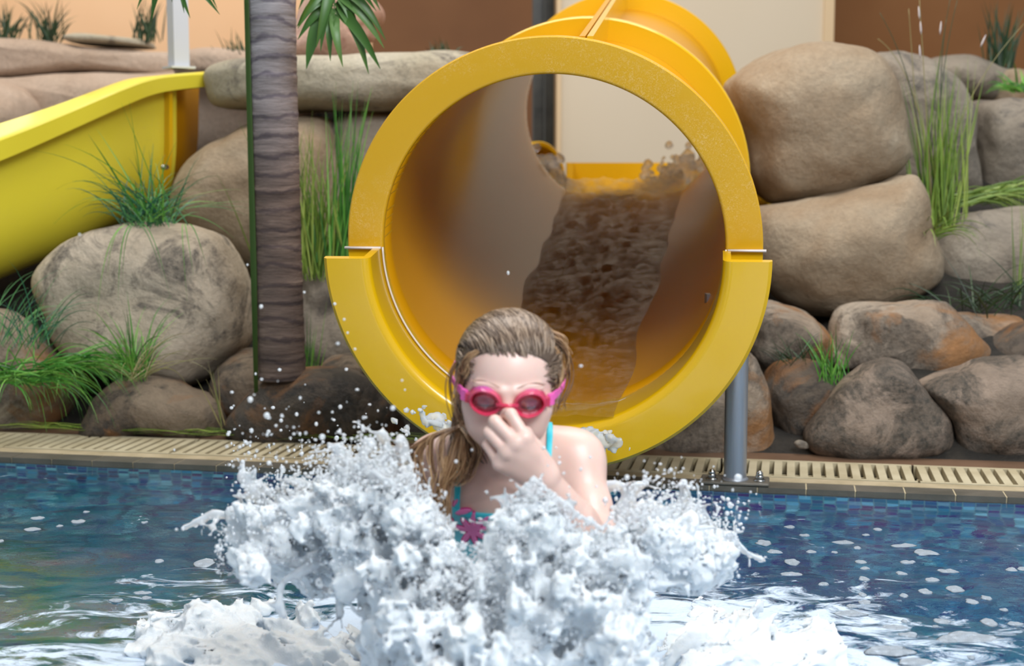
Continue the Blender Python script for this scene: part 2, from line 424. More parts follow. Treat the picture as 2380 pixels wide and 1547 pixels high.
tag(eobj(m, 'floor', M['deck']), kind='structure')

def terr(x, y):
    p = EM.inverted() @ Vector((x, y, 0)); v = p.y
    h = np.interp(v, [0.40, .50, .75, 1.1, 1.6, 2.4, 3.2, 5.5], [-.02, .03, .13, .30, .50, .78, .86, .90])
    c = .12+ (y-3.5)*.13
    w = math.exp(-((x-c)/.75)**4)
    lim = np.interp(y, [3.4, 4.2, 5, 6, 7.4, 8.5], [-.05, .06, .16, .28, .44, .5])
    return h*(1-w)+min(h, lim)*w + .02*mn.noise(Vector((x*3, y*3, 0)))*min(1, max(0, (v-.4)*3))
nx, ny = 110, 100; V = []; F = []
for j in range(ny):
    for i in range(nx):
        u = -4+8*i/(nx-1); v = .38+5.4*(j/(ny-1))**1.3; q = EM @ Vector((u, v, 0)); V.append((q.x, q.y, terr(q.x, q.y)))
for j in range(ny-1):
    for i in range(nx-1):
        a = j*nx+i; F.append((a, a+1, a+nx+1, a+nx))
tag(mesh_obj('ground', V, F, M['soil']), kind='structure')

def wall(name, pa, pb, y, z0, z1, mat, th=.12, kind='structure'):
    xa = P(pa, 773, y).x; xb = P(pb, 773, y).x
    xa = (pa-1190)/FP*y*1.0066; xb = (pb-1190)/FP*y*1.0066
    m = MB(); m.box(((xa+xb)/2, y+th/2, (z0+z1)/2), (xb-xa, th, z1-z0)); o = m.build(name, mat, None, False)
    return tag(o, kind=kind)
wall('wall_back', 1180, 4200, 9.0, -.2, 4.5, M['sienna'])
wall('wall_left', -1500, 872, 8.6, -.2, 4.5, M['peach_lit'], .3)
wall('wall_middle', 872, 1236, 8.6, -.2, 4.5, M['brownwall'], .3)
wall('wall_pillar', 1296, 1898, 8.3, -.2, 4.5, M['cream'], .6)
wall('trim_2', 1898, 1921, 8.28, -.2, 4.5, M['creamtrim'], .62)
wall('trim_3', 1292, 1302, 8.28, -.2, 4.5, M['creamtrim'], .62)
wall('door_1', 1205, 1296, 8.9, -.1, 4.5, M['darkdoor'], .06)
for k, a in enumerate((1222, 1236, 1262)):
    wall('door_1_frame', a, a+4, 8.84, -.1, 4.5, M['greyframe'], .05)

# ============================================================ ROCKS
def rock(name, pts, Y, th, mat, label, cat='rock', nz=.02, sd=0, p=2.5, nt=112, nv=40, group=None, back=0.):
    W = [P(x, y, Y) for x, y in pts]
    W = cr(W, nt, True)
    c = sum(W, Vector())/len(W); c.y = Y
    V = []; F = []; sz = max((w-c).length for w in W)
    V.append(c+Vector((0, -th, 0)))
    for j in range(1, nv):
        ph = PI*j/nv; s = abs(math.sin(ph))**(2/p); v = -math.copysign(abs(math.cos(ph))**(2/p), math.cos(ph))
        for w in W:
            V.append(Vector((c.x+(w.x-c.x)*s, Y+v*th+back*abs(v)*0, c.z+(w.z-c.z)*s)))
    V.append(c+Vector((0, th, 0)))
    out = []
    for q in V:
        d = q-c; e = d.normalized() if d.length > 0 else Vector((0, 0, 1))
        s1 = mn.fractal(q*(1.3/sz*.6)+Vector((sd*3.1, sd, 0)), .9, 2.1, 3)
        s2 = mn.fractal(q*14+Vector((sd, 0, sd)), .8, 2.2, 4)
        inner = abs(d.y)/th
        out.append(q+e*(s1*nz*(1+2.5*inner)+s2*nz*.22)-c)
    n = nt
    F += [(0, 1+(k+1) % n, 1+k) for k in range(n)]
    for j in range(nv-2):
        for k in range(n):
            a = 1+j*n+k; b = 1+j*n+(k+1) % n; F.append((a, b, b+n, a+n))
    l = len(V)-1; b0 = 1+(nv-2)*n
    F += [(l, b0+k, b0+(k+1) % n) for k in range(n)]
    o = mesh_obj(name, out, F, mat); o.location = c
    return tag(o, label, cat, group)

rock('boulder', [(100,640),(130,590),(180,545),(270,518),(360,512),(450,520),(520,548),(560,610),(588,700),(585,790),(530,850),(470,890),(380,895),(280,880),(190,858),(150,800),(125,730),(103,690)], 4.62, .27, M['rock_tan'], 'big smooth tan boulder with grass growing on its top, left of the palm trunk', 'boulder', .018, 1, 2.7)
rock('boulder', [(402,440),(420,390),(470,340),(530,305),(580,280),(650,270),(720,272),(765,300),(785,400),(790,600),(700,650),(600,650),(540,610),(450,570),(405,500)], 5.25, .30, M['rock_tan2'], 'tan boulder behind the palm trunk, beside the end of the open yellow chute', 'boulder', .02, 2, 2.3)
rock('boulder', [(760,330),(800,275),(880,262),(960,300),(980,560),(900,640),(800,620),(760,480)], 5.35, .2, M['rock_grey'], 'grey boulder behind tall grass, left of the tube slide mouth', 'boulder', .02, 3)
rock('boulder', [(700,240),(850,235),(1000,240),(1020,330),(1000,420),(850,430),(700,420),(690,330)], 6.0, .2, M['rock_dark'], 'added dark filler rock standing for the shade under the right end of the stone slab', 'boulder', .02, 50, 3)  # added dark rock, fills the gap with shade put into its colour
rock('stone_slab', [(488,165),(560,142),(700,138),(800,140),(860,136),(960,132),(1060,126),(1150,150),(1150,220),(1020,240),(900,262),(760,258),(680,262),(600,256),(510,250),(487,210)], 5.45, .34, M['rock_slab'], 'long pale stone slab lying level behind the palm trunk', 'stone slab', .012, 4, 3.2)
rock('terrace_rock', [(-150,100),(-60,98),(60,95),(200,104),(330,118),(385,125),(470,130),(500,160),(480,188),(400,190),(200,182),(60,195),(-150,200)], 7.2, .35, M['rock_terr'], 'upper flat course of the pinkish rock terrace at far left', 'rock', .02, 5, 3.2)
rock('terrace_rock', [(163,86),(200,81),(280,88),(340,95),(352,103),(340,112),(200,104),(163,96)], 7.1, .2, M['rock_slab'], 'thin pale flat stone lying on top of the pinkish rock terrace', 'rock', .005, 6, 3)
rock('terrace_rock', [(-40,200),(60,186),(160,178),(300,176),(430,168),(600,172),(700,200),(720,330),(600,370),(400,380),(100,380),(0,340)], 6.95, .3, M['rock_terr'], 'lower pinkish rock of the terrace behind the open yellow chute', 'rock', .02, 7, 3)
rock('terrace_rock', [(-160,215),(-60,190),(20,196),(70,225),(92,262),(80,310),(30,380),(-160,380)], 6.5, .3, M['rock_terr'], 'rounded pinkish terrace rock cut by the left edge of the photo, above the chute', 'rock', .02, 8, 2.4)
rock('terrace_rock', [(420,140),(470,116),(560,118),(640,130),(720,140),(720,190),(560,190),(430,180)], 6.6, .25, M['rock_terr'], 'pinkish rock between the white post and the palm trunk', 'rock', .012, 9, 3)
rock('boulder', [(640,146),(672,80),(710,-10),(800,-50),(860,-12),(888,20),(890,45),(872,70),(868,92),(850,104),(862,130),(845,147),(760,152)], 5.75, .22, M['rock_pink'], 'pinkish rounded boulder on the stone slab, behind the palm frond', 'boulder', .01, 10, 2.2)
# row at the water's edge, left
rock('rock', [(208,985),(225,930),(270,885),(320,870),(400,885),(460,910),(510,940),(527,990),(500,1020),(400,1022),(280,1018),(215,1010)], 4.34, .14, M['rock_brown'], 'brown streaked rock by the left grate, with grass growing behind its top', 'rock', .014, 11)
rock('rock', [(497,945),(505,880),(530,840),(580,818),(650,818),(700,840),(735,870),(745,900),(660,975),(560,995),(515,980)], 4.48, .15, M['rock_brown'], 'brown rock with rusty top directly in front of the palm trunk base', 'rock', .014, 12)
rock('rock', [(530,985),(560,935),(620,890),(700,868),(790,868),(860,890),(930,960),(930,1030),(800,1034),(680,1034),(560,1026)], 4.26, .14, M['rock_dark'], 'dark grey brown rock by the grate, just left of the slide mouth', 'rock', .014, 13)
rock('rock', [(-90,740),(0,722),(40,738),(90,780),(150,850),(170,905),(165,945),(130,985),(40,1005),(-90,1005)], 4.45, .15, M['rock_mix'], 'tan rock under a shaggy grass clump at the left edge', 'rock', .016, 14, 2.4)
rock('rock', [(695,650),(740,610),(800,640),(850,720),(870,820),(820,880),(720,885),(695,780)], 4.85, .15, M['rock_grey'], 'shaded rock between the palm trunk and the slide mouth', 'rock', .02, 15)
rock('rock', [(750,860),(800,828),(860,850),(880,900),(790,915)], 4.42, .1, M['rock_brown'], 'small rock wedged beside the lower left of the slide mouth', 'rock', .01, 16)
# right bank
rock('boulder', [(1703,200),(1740,165),(1800,130),(1880,110),(1960,108),(2030,125),(2075,172),(2095,240),(2108,340),(2103,375),(2070,410),(2000,440),(1900,465),(1820,478),(1775,465),(1742,410),(1735,330),(1712,260)], 5.1, .30, M['rock_tan2'], 'largest rounded tan boulder, just right of the tube slide, topmost of its pile', 'boulder', .014, 21, 2.9)
rock('boulder', [(2020,150),(2060,122),(2110,122),(2165,145),(2220,200),(2245,260),(2252,350),(2262,400),(2245,470),(2100,480),(2040,300)], 5.75, .28, M['rock_grey'], 'tall grey boulder behind the reeds on the right', 'boulder', .018, 22)
rock('boulder', [(2140,150),(2230,133),(2300,150),(2345,175),(2350,240),(2250,250),(2180,210)], 6.6, .25, M['rock_grey'], 'far small greyish boulder at the foot of the brown wall on the right', 'boulder', .015, 23)
rock('boulder', [(2330,175),(2400,165),(2480,200),(2480,300),(2330,300)], 6.4, .25, M['rock_tan2'], 'far tan boulder at the right edge below the wall, behind green grass', 'boulder', .015, 24)
rock('boulder', [(2260,260),(2295,236),(2380,232),(2480,240),(2500,300),(2490,400),(2480,470),(2380,480),(2275,460),(2260,340)], 5.85, .3, M['rock_grey'], 'squarish banded grey boulder at the right edge beyond the reeds', 'boulder', .018, 25, 3.2)
rock('boulder', [(1745,500),(1850,472),(1950,455),(2050,430),(2100,412),(2124,445),(2140,520),(2170,600),(2176,645),(2120,690),(2000,725),(1900,735),(1830,715),(1770,665),(1735,600)], 4.85, .24, M['rock_tan2'], 'wide tan boulder carrying the largest rounded boulder on the right', 'boulder', .02, 26, 2.5)
rock('boulder', [(2168,570),(2220,515),(2310,485),(2400,475),(2490,500),(2490,700),(2380,740),(2240,735),(2180,690),(2163,625)], 5.05, .26, M['rock_grey'], 'smooth grey boulder at the right edge below the reeds', 'boulder', .02, 27, 2.5)
rock('rock', [(1735,745),(1765,705),(1810,700),(1870,725),(1920,770),(1948,812),(1940,855),(1860,870),(1780,865),(1740,830)], 4.55, .14, M['rock_mix'], 'white and rust marbled rock beside the right rim of the slide mouth', 'rock', .014, 28)
rock('rock', [(1928,800),(1950,735),(2000,710),(2090,697),(2170,693),(2212,712),(2260,770),(2295,835),(2230,870),(2150,890),(2060,870),(1990,850),(1938,850)], 4.5, .16, M['rock_mix'], 'broad rust and grey rock behind the triangular rock on the right', 'rock', .02, 29)
rock('rock', [(2165,750),(2200,728),(2300,724),(2368,738),(2378,775),(2330,830),(2250,850),(2190,800)], 4.62, .14, M['rock_mix'], 'pale mottled rock at the right, second row, below the smooth grey boulder', 'rock', .016, 30)
rock('rock', [(2290,810),(2345,760),(2420,745),(2490,790),(2480,880),(2330,890)], 4.5, .14, M['rock_dark'], 'dark small rock at the right edge of the second row', 'rock', .014, 31)
rock('rock', [(1768,900),(1800,850),(1860,836),(1920,850),(1946,890),(1950,960),(1930,1030),(1850,1056),(1800,1050),(1778,980)], 4.22, .13, M['rock_dark'], 'dark rock with rusty orange top, left of the triangular rock', 'rock', .012, 32)
rock('rock', [(1866,1015),(1890,965),(1950,900),(2010,850),(2060,832),(2108,845),(2150,900),(2190,950),(2212,1000),(2205,1045),(2160,1066),(2050,1070),(1950,1068),(1890,1050)], 4.03, .13, M['rock_wet'], 'triangular grey brown rock standing at the right poolside', 'rock', .013, 33, 2.5)
rock('rock', [(2143,890),(2230,858),(2320,833),(2420,835),(2480,900),(2480,1060),(2380,1080),(2280,1080),(2222,1062),(2200,980),(2160,930)], 4.06, .14, M['rock_wet'], 'large mottled tan rock at the right poolside corner', 'rock', .014, 34, 2.8)
rock('rock', [(1490,1050),(1560,960),(1640,880),(1720,838),(1750,828),(1772,900),(1787,980),(1795,1035),(1780,1062),(1700,1068),(1580,1068)], 4.13, .13, M['rock_mix'], 'tan rock directly behind the steel post', 'rock', .014, 35, 2.6)
rock('pebble', [(1846,1030),(1855,1024),(1872,1026),(1882,1034),(1876,1042),(1856,1041)], 3.98, .012, M['rock_grey'], 'small pebble at the left foot of the triangular rock', 'pebble', .002, 36, nt=24, nv=12)

# ============================================================ TUBE SLIDE
C0 = P(1282, 577, 3.40); C2 = P(1449, 262, 6.04)
ax = (C2-C0); SL = ax.length; ax.normalize()
sx_ = ax.cross(Vector((0, 0, 1))).normalized(); sz_ = sx_.cross(ax).normalized()
SM = Matrix(((sx_.x, ax.x, sz_.x, C0.x), (sx_.y, ax.y, sz_.y, C0.y), (sx_.z, ax.z, sz_.z, C0.z), (0, 0, 0, 1)))
slide = empty('tube_slide', (C0.x, C0.y, 0)); tag(slide, 'big yellow round tube water slide ending at the pool behind the girl', 'water slide')
bpy.context.view_layer.update()
def spart(name, V, F, mat, smooth=True):
    o = mesh_obj(name, [Vector(v)-slide.location for v in V], F, mat, slide, smooth); return o
def sharp(o, ang=35):
    me = o.data
    bm = bmesh.new(); bm.from_mesh(me)
    for e in bm.edges:
        if len(e.link_faces) == 2 and e.calc_face_angle(0) > math.radians(ang): e.smooth = False
    bmesh.ops.recalc_face_normals(bm, faces=bm.faces)
    bm.to_mesh(me); bm.free(); return o
def arc(cx, cy, r, a0, a1, n): return [(cx+r*math.cos(a0+(a1-a0)*i/n), cy+r*math.sin(a0+(a1-a0)*i/n)) for i in range(n+1)]
RI = .400; RO = .485
# upper mouth flange, worn; inner corner slightly rounded (r, s)
prof = arc(RI+.008, .008, .008, PI, 1.5*PI, 4)+[(RO-.003, 0), (RO, .003), (RO, .022), (RI+.014, .024), (RI+.014, .10), (RI, .10)]
V, F = lathe_half(prof, 0, PI, 96, SM); sharp(spart('mouth_flange', V, F, M['yel_worn']))
# outlet trough: lower half pushed forward, wide rounded lip
prof = arc(RI+.022, -.120+.022, .022, PI, 1.5*PI, 8)+[(.500, -.120), (.508, -.112), (.508, -.096), (RI+.018, -.094), (RI+.018, .0), (RI, .0)]
Mt = SM @ Matrix.Translation((-.006, 0, -.002))
V, F = lathe_half(prof, PI, 2*PI, 110, Mt); sharp(spart('outlet_trough', V, F, M['yel']))
# lower flange behind the trough
prof = [(RI, .002), (RO, .002), (RO, .022), (RI, .024)]
V, F = lathe_half(prof, PI, 2*PI, 80, SM); sharp(spart('joint_flange', V, F, M['yel']))
# sealant
prof = [(RI-.0008, -.002), (RI+.003, -.002), (RI+.003, .002), (RI-.0008, .002)]
V, F = lathe_half(prof, PI, 2*PI, 96, SM); s1 = MB(); s1.add(V, F)
for sgn in (-1, 1):
    for q in ((.405, .492),):
        s1.box(SM @ Vector((sgn*(q[0]+q[1])/2, -.004, -.001)), (q[1]-q[0], .007, .005), SM.to_3x3())
s1.v = [Vector(v)-slide.location for v in s1.v]; tag(s1.build('sealant', M['seal'], slide), 'white sealant line')
# shell
prof = [(RI, .02), (RI, .10)]+[(RI, .1+(SL-.1)*i/20) for i in range(1, 21)]+[(RI+.013, SL-(SL-.02)*i/20) for i in range(0, 21)]
V, F = lathe_half(prof, 0, 2*PI, 120, SM); spart('tube_shell', V, F, M['amber_shade'])
SJ = .955
for s0 in (SJ, SJ+.022):
    prof = [(RI+.012, s0), (RI+.072, s0), (RI+.076, s0+.004), (RI+.076, s0+.018), (RI+.012, s0+.02)]
    V, F = lathe_half(prof, 0, 2*PI, 110, SM); sharp(spart('joint_flange', V, F, M['yel']))
prof = [(RI, SL-.02), (RI+.078, SL-.02), (RI+.080, SL-.016), (RI+.080, SL+.004), (RI, SL+.006)]
V, F = lathe_half(prof, 0, 2*PI, 110, SM); sharp(spart('end_flange', V, F, M['yel']))
# longitudinal seam flanges along the crown
for dx, mt in ((-.009, 'amber_shade'), (.009, 'yel')):
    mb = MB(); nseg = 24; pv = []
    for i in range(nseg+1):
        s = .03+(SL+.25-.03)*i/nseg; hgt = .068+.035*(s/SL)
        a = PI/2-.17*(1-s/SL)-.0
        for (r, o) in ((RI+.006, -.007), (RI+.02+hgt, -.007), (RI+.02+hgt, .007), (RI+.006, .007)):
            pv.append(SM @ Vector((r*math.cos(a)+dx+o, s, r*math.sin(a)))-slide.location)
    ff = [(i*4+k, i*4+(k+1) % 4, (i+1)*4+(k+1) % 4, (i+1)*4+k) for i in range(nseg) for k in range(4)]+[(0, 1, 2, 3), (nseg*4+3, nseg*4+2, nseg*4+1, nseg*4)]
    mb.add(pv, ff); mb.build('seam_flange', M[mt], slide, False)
# start tub: open box behind the tube with rounded back corners
zt = P(1440, 378, 7.0).z
xl = P(1322, 400, 7.0).x; xr = P(1800, 400, 7.0).x-.02
c3 = SM @ Vector((0, SL, 0))
def wall_path(pts, z0, z1, th, name):
    pts = [Vector(p) for p in pts]; n = len(pts); V = []; F = []
    for i, p in enumerate(pts):
        t = (pts[min(i+1, n-1)]-pts[max(i-1, 0)]).normalized(); nn = Vector((-t.y, t.x, 0))
        a, b = (z0[i], z1[i]) if hasattr(z0, '__len__') else (z0, z1)
        for q in (p-nn*th/2, p+nn*th/2):
            V += [(q.x, q.y, a), (q.x, q.y, b)]
    for i in range(n-1):
        a = i*4; b = a+4
        F += [(a, b, b+1, a+1), (a+2, a+3, b+3, b+2), (a+1, b+1, b+3, a+3), (a, a+2, b+2, b)]
    F += [(0, 1, 3, 2), ((n-1)*4, (n-1)*4+2, (n-1)*4+3, (n-1)*4+1)]
    return spart(name, V, F, M['yel'], False)
wall_path([(xl, 6.85, 0), (xl, 6.95, 0), (xl+.02, 7.0, 0), (xl+.3, 7.01, 0), (xl+.6, 7.01, 0), (xr, 7.0, 0), (xr+.02, 6.9, 0)], .45, zt, .03, 'tub_back_wall')
wall_path([(c3.x-.42, SL*ax.y+3.40+.02, 0), (c3.x-.44, 6.25, 0), (c3.x-.40, 6.45, 0)], .45, .86, .02, 'tub_side_wall')
wall_path([(c3.x+.42, 6.02, 0), (c3.x+.44, 6.4, 0), (xr+.02, 6.9, 0)], .45, .86, .02, 'tub_side_wall')
mb = MB(); mb.box(((c3.x+xl+.35)/2, 6.5, .55), (1.1, 1.05, .03)); mb.v = [Vector(v)-slide.location for v in mb.v]; mb.build('tub_floor', M['yel'], slide, False)
def inlet(cx, cy, Y, r, yaw):
    c = P(cx, cy, Y); Rm = Matrix.Translation(c) @ Matrix.Rotation(yaw, 4, 'Z')
    prof = [(r-.016, 0), (r, -.004), (r+.004, 0), (r+.004, .26), (r-.016, .26)]
    V, F = lathe_half(prof, 0, 2*PI, 48, Rm)
    o = sharp(spart('water_inlet', V, F, M['yel']))
    V2, F2 = lathe_half([(0.0005, .12), (r-.01, .12), (r-.01, .14), (0.0005, .14)], 0, 2*PI, 32, Rm)
    mesh_obj('inlet_dark_disc', [Vector(v)-slide.location for v in V2], F2, M['gutter'], o)  # dark disc set in the pipe stands for its unlit inside
inlet(1254, 412, 6.55, .155, .75); inlet(1668, 410, 6.5, .135, -.9)

# steel support post
pb = PZ(1708, 1121, ZC); post = empty('support_post', pb)
tag(post, 'round grey steel post with bolted foot plate under the right of the tube slide', 'post')
mb = MB(); mb.tube([(0, 0, .0), (0, 0, .50)], .0285, 28); sharp(mb.build('pole', M['steel'], post))
mb = MB(); mb.tube([(0, 0, .006), (0, 0, .012), (0, 0, .016)], [.0345, .0335, .029], 28); mb.build('weld_collar', M['steel'], post)
mb = MB(); mb.box((0, 0, .005), (.17, .09, .009), Matrix.Rotation(EA, 3, 'Z')); o = mb.build('base_plate', M['tilegrey'], post, False)
b = o.modifiers.new('b', 'BEVEL'); b.width = .003
for sx in (-1, 1):
    mb = MB(); x = sx*.058; y = sx*.058*math.tan(EA)-.012
    mb.tube([(x, y, .009), (x, y, .013)], .015, 16); mb.tube([(x, y, .013), (x, y, .022), (x, y, .024)], [.011, .011, .009], 6)
    mb.tube([(x, y, .022), (x, y, .029), (x, y, .034), (x, y, .036)], [.009, .0085, .005, .001], 12)
    mb.build('cap_nut', M['bolt'], post)
mb = MB(); mb.box((-.045, 0, .45), (.07, .04, .05)); mb.build('bracket', M['steel'], post, False)

# ============================================================ OPEN YELLOW CHUTE (left)
chute = empty('open_chute', P(150, 600, 4.9)); tag(chute, 'open lemon yellow water chute with wide rim crossing the upper left', 'water slide')
key = [(-420, 478, 4.15), (-200, 392, 4.42), (0, 322, 4.70), (134, 269, 4.88), (286, 205, 5.06), (353, 182, 5.15), (407, 174, 5.22), (490, 168, 5.34)]
path = cr([P(*k) for k in key], 60)
def chute_sweep(path, prof_fn, name, mat, cl=True):
    V = []; F = []; n = len(path)
    for i, p in enumerate(path):
        t = (path[min(i+1, n-1)]-path[max(i-1, 0)]); t.z = 0; t.normalize(); nn = Vector((t.y, -t.x, 0))
        pr = prof_fn(i/(n-1))
        for (a, z) in pr: V.append(p+nn*a+Vector((0, 0, z))-chute.location)
    m = len(pr)
    for i in range(n-1):
        for k in range(m):
            l = (k+1) % m; F.append((i*m+k, i*m+l, (i+1)*m+l, (i+1)*m+k))
    F.append(tuple(range(m))[::-1]); F.append(tuple((n-1)*m+k for k in range(m)))
    return sharp(mesh_obj(name, V, F, mat, chute), 28)
def rimp(u):
    up = .050*max(0, 1-u*1.25)+.002
    dn = .078*(1-u)+.048*u
    return [(0, 0), (.003, -.006), (0, -dn), (-.02, -dn-.004), (-.075, -dn+.005), (-.085, up*.8), (-.07, up), (-.012, .004)]
chute_sweep(path, rimp, 'rim', M['lemon'])
def bodyp(u):
    o = [(-.055, -.05), (-.06, -.16), (-.065, -.26), (-.085, -.36), (-.135, -.45), (-.22, -.51), (-.38, -.54), (-.62, -.52), (-.74, -.46), (-.79, -.4), (-.81, -.34)]
    i = [(-.795, -.34), (-.775, -.4), (-.73, -.45), (-.61, -.505), (-.38, -.525), (-.23, -.495), (-.145, -.44), (-.098, -.35), (-.08, -.26), (-.074, -.16), (-.070, -.05)]
    return cr2(o)+cr2(i)
def cr2(pts):
    return [(v.x, v.y) for v in cr([(a, b, 0) for a, b in pts], 24)]
chute_sweep(path[:54], bodyp, 'body', M['lemon'])
# joint flange where two lengths of chute meet, and the darker length beyond it
def ringp(k): return lambda u: [(a*1.0+(.03 if j < 24 else -.0), z-(.0)) for j, (a, z) in enumerate(bodyp(0))]
chute_sweep(path[50:52], ringp(0), 'joint_flange', M['yel'])
far = [P(440, 152, 5.30), P(478, 152, 5.42), P(508, 165, 5.60)]
chute_sweep(cr(far, 8), lambda u: [(a-.02, z) for a, z in bodyp(0)], 'upper_length', M['amber_shade'])
c = P(379, 388, 5.09); mb = MB(); mb.tube([c+Vector((0, .05, 0))-chute.location, c-chute.location, c-Vector((0, .012, 0))-chute.location], [.010, .010, .006], 8)
mb.build('bolt', M['bolt'], chute)
# white post behind it
pt = P(416, 160, 5.36); wp = empty('white_post', pt); tag(wp, 'square white grey metal post rising behind the rim of the open chute', 'post')
mb = MB(); mb.box((0, 0, .7), (.058, .058, 1.4), Matrix.Rotation(.62, 3, 'Z')); mb.build('pole', M['white_post'], wp, False)
mb = MB(); mb.box((0, 0, .004), (.09, .09, .008), Matrix.Rotation(.62, 3, 'Z')); mb.build('foot_plate', M['white_post'], wp, False)
# ============================================================ PALM
pbase = P(652, 850, 4.2); palm = empty('palm_tree', pbase); tag(palm, 'palm tree with ringed grey brown trunk left of the tube slide', 'palm tree')
cl = [P(656, 880, 4.2), P(650, 700, 4.2), P(643, 450, 4.2), P(636, 200, 4.2), P(632, 0, 4.2), P(628, -300, 4.2), P(624, -640, 4.2)]
cl = cr(cl, 260); mb = MB(); pts = []; rad = []
for i, p in enumerate(cl):
    z = p.z; k = (z/.053) % 1
    r = .0665+.008*max(0, (.45-z))+ (.0022*(k**3) if k < .93 else -.0012) + .0015*mn.noise(Vector((0, 0, z*9)))
    pts.append(p-pbase); rad.append(r)
mb.tube(pts, rad, 40); tr = mb.build('trunk', M['trunk'], palm)
crown = cl[-1]-pbase
def frond(rach, leaves, nm='frond', rw=.006):
    """rach: world points of rachis; leaves: (origin, tip, width) world"""
    root = MB(); pts = cr(rach, 30); root.tube([p-pbase for p in pts], [rw*(1-.7*i/29) for i in range(30)], 6)
    fr = root.build(nm, M['rachis'], palm)
    lf = MB()
    for (o, t, w) in leaves:
        o = Vector(o); t = Vector(t); L = (t-o).length; d = (t-o).normalized()
        side = Vector((0, 1, 0)).cross(d).normalized(); side = (side+Vector((0, .5*random.uniform(-1, 1), 0))).normalized()
        bow = side*L*random.uniform(-.05, .05)+Vector((0, -.03, .02))
        n = 12; pp = [o+(t-o)*(k/n)+bow*math.sin(PI*k/n) for k in range(n+1)]
        ww = [w*min(1, .35+3*(k/n))*max(.04, (1-(k/n)**3.0)) for k in range(n+1)]
        lf.ribbon([p-pbase for p in pp], ww, side, .22)
    lf.build('leaflets', M['leaf'], fr)
cw = crown+pbase
Yf = 4.02
rc = [cw, P(690, -560, 4.1), P(760, -430, Yf), P(778, -250, Yf), P(778, -120, Yf), P(777, 32, Yf)]
lv = []
for (a, b, c, d, w) in [(775, 30, 768, 142, 30), (779, 30, 797, 156, 34), (777, 20, 712, 160, 58), (778, 18, 884, 160, 40), (774, 10, 692, 92, 30), (780, 5, 857, 172, 36), (775, -10, 690, 62, 36),
        (780, -15, 893, 112, 36), (775, -40, 692, 66, 34), (781, -30, 897, 94, 34), (775, -60, 735, 110, 36), (781, -60, 875, 26, 30), (782, -90, 884, 24, 34), (774, -90, 694, 22, 26), (782, -110, 905, -10, 30),
        (777, -20, 745, 120, 34), (779, -20, 840, 120, 32)]:
    lv.append((P(a, b, Yf), P(c, d, Yf+random.uniform(-.05, .03)), w/FP*Yf*.72))
for k in range(16):
    y = -140-k*22
    for s in (-1, 1): lv.append((P(777, y, Yf), P(777+s*(110+random.uniform(0, 40)), y+random.uniform(10, 100), Yf+random.uniform(-.1, .1)), .026))
frond(rc, lv)
Yg = 3.95
rc = [cw, P(560, -560, 4.1), P(450, -400, Yg), P(415, -250, Yg), P(405, -60, Yg)]
lv = []
for (a, b, c, d, w) in [(404, -80, 318, 22, 26), (405, -66, 352, 48, 30), (403, -120, 352, 44, 30), (406, -70, 356, 30, 20), (408, -64, 442, 42, 28), (407, -100, 428, 30, 30), (409, -90, 511, 34, 28), (410, -110, 505, 20, 26), (404, -60, 400, 6, 20)]:
    lv.append((P(a, b, Yg), P(c, d, Yg+random.uniform(-.04, .04)), w/FP*Yg*.7))
for k in range(14):
    y = -140-k*20
    for s in (-1, 1): lv.append((P(410, y, Yg), P(410+s*120, y+random.uniform(0, 80), Yg+random.uniform(-.1, .1)), .024))
frond(rc, lv)
for (dx, dy, dz) in ((-.5, .6, .1), (.5, .7, .15), (.1, -.1, .75), (-.3, .2, .7)):
    a = cw; b = cw+Vector((dx*.5, dy*.5, .35+dz*.3)); c = cw+Vector((dx*1.2, dy*1.2, dz*.6+.15))
    lv = []
    for k in range(3, 20):
        u = k/20; o = a*(1-u)**2+b*2*u*(1-u)+c*u*u
        for s in (-1, 1): lv.append((o, o+Vector((-dy*s*.25+dx*.15, dx*s*.25+dy*.15, -.12-.05*random.random())), .025))
    frond([a, (a+2*b+c)/4, c], lv)
# straight green stalk beside the trunk
mb = MB(); a = P(589, 640, 4.16); b = P(571, -40, 4.16); side = Vector((1, -.3, 0))
pp = [a+(b-a)*(k/14) for k in range(15)]; base = a.copy(); base.z = terr(a.x, a.y)
mb.ribbon([base]+pp, [.006]+[.0165-.0003*k for k in range(15)], side, .35)
o = mb.build('green_stalk', M['stake']); so = o.modifiers.new('s', 'SOLIDIFY'); so.thickness = .003
tag(o, 'straight dark green stalk standing along the left side of the palm trunk', 'plant')

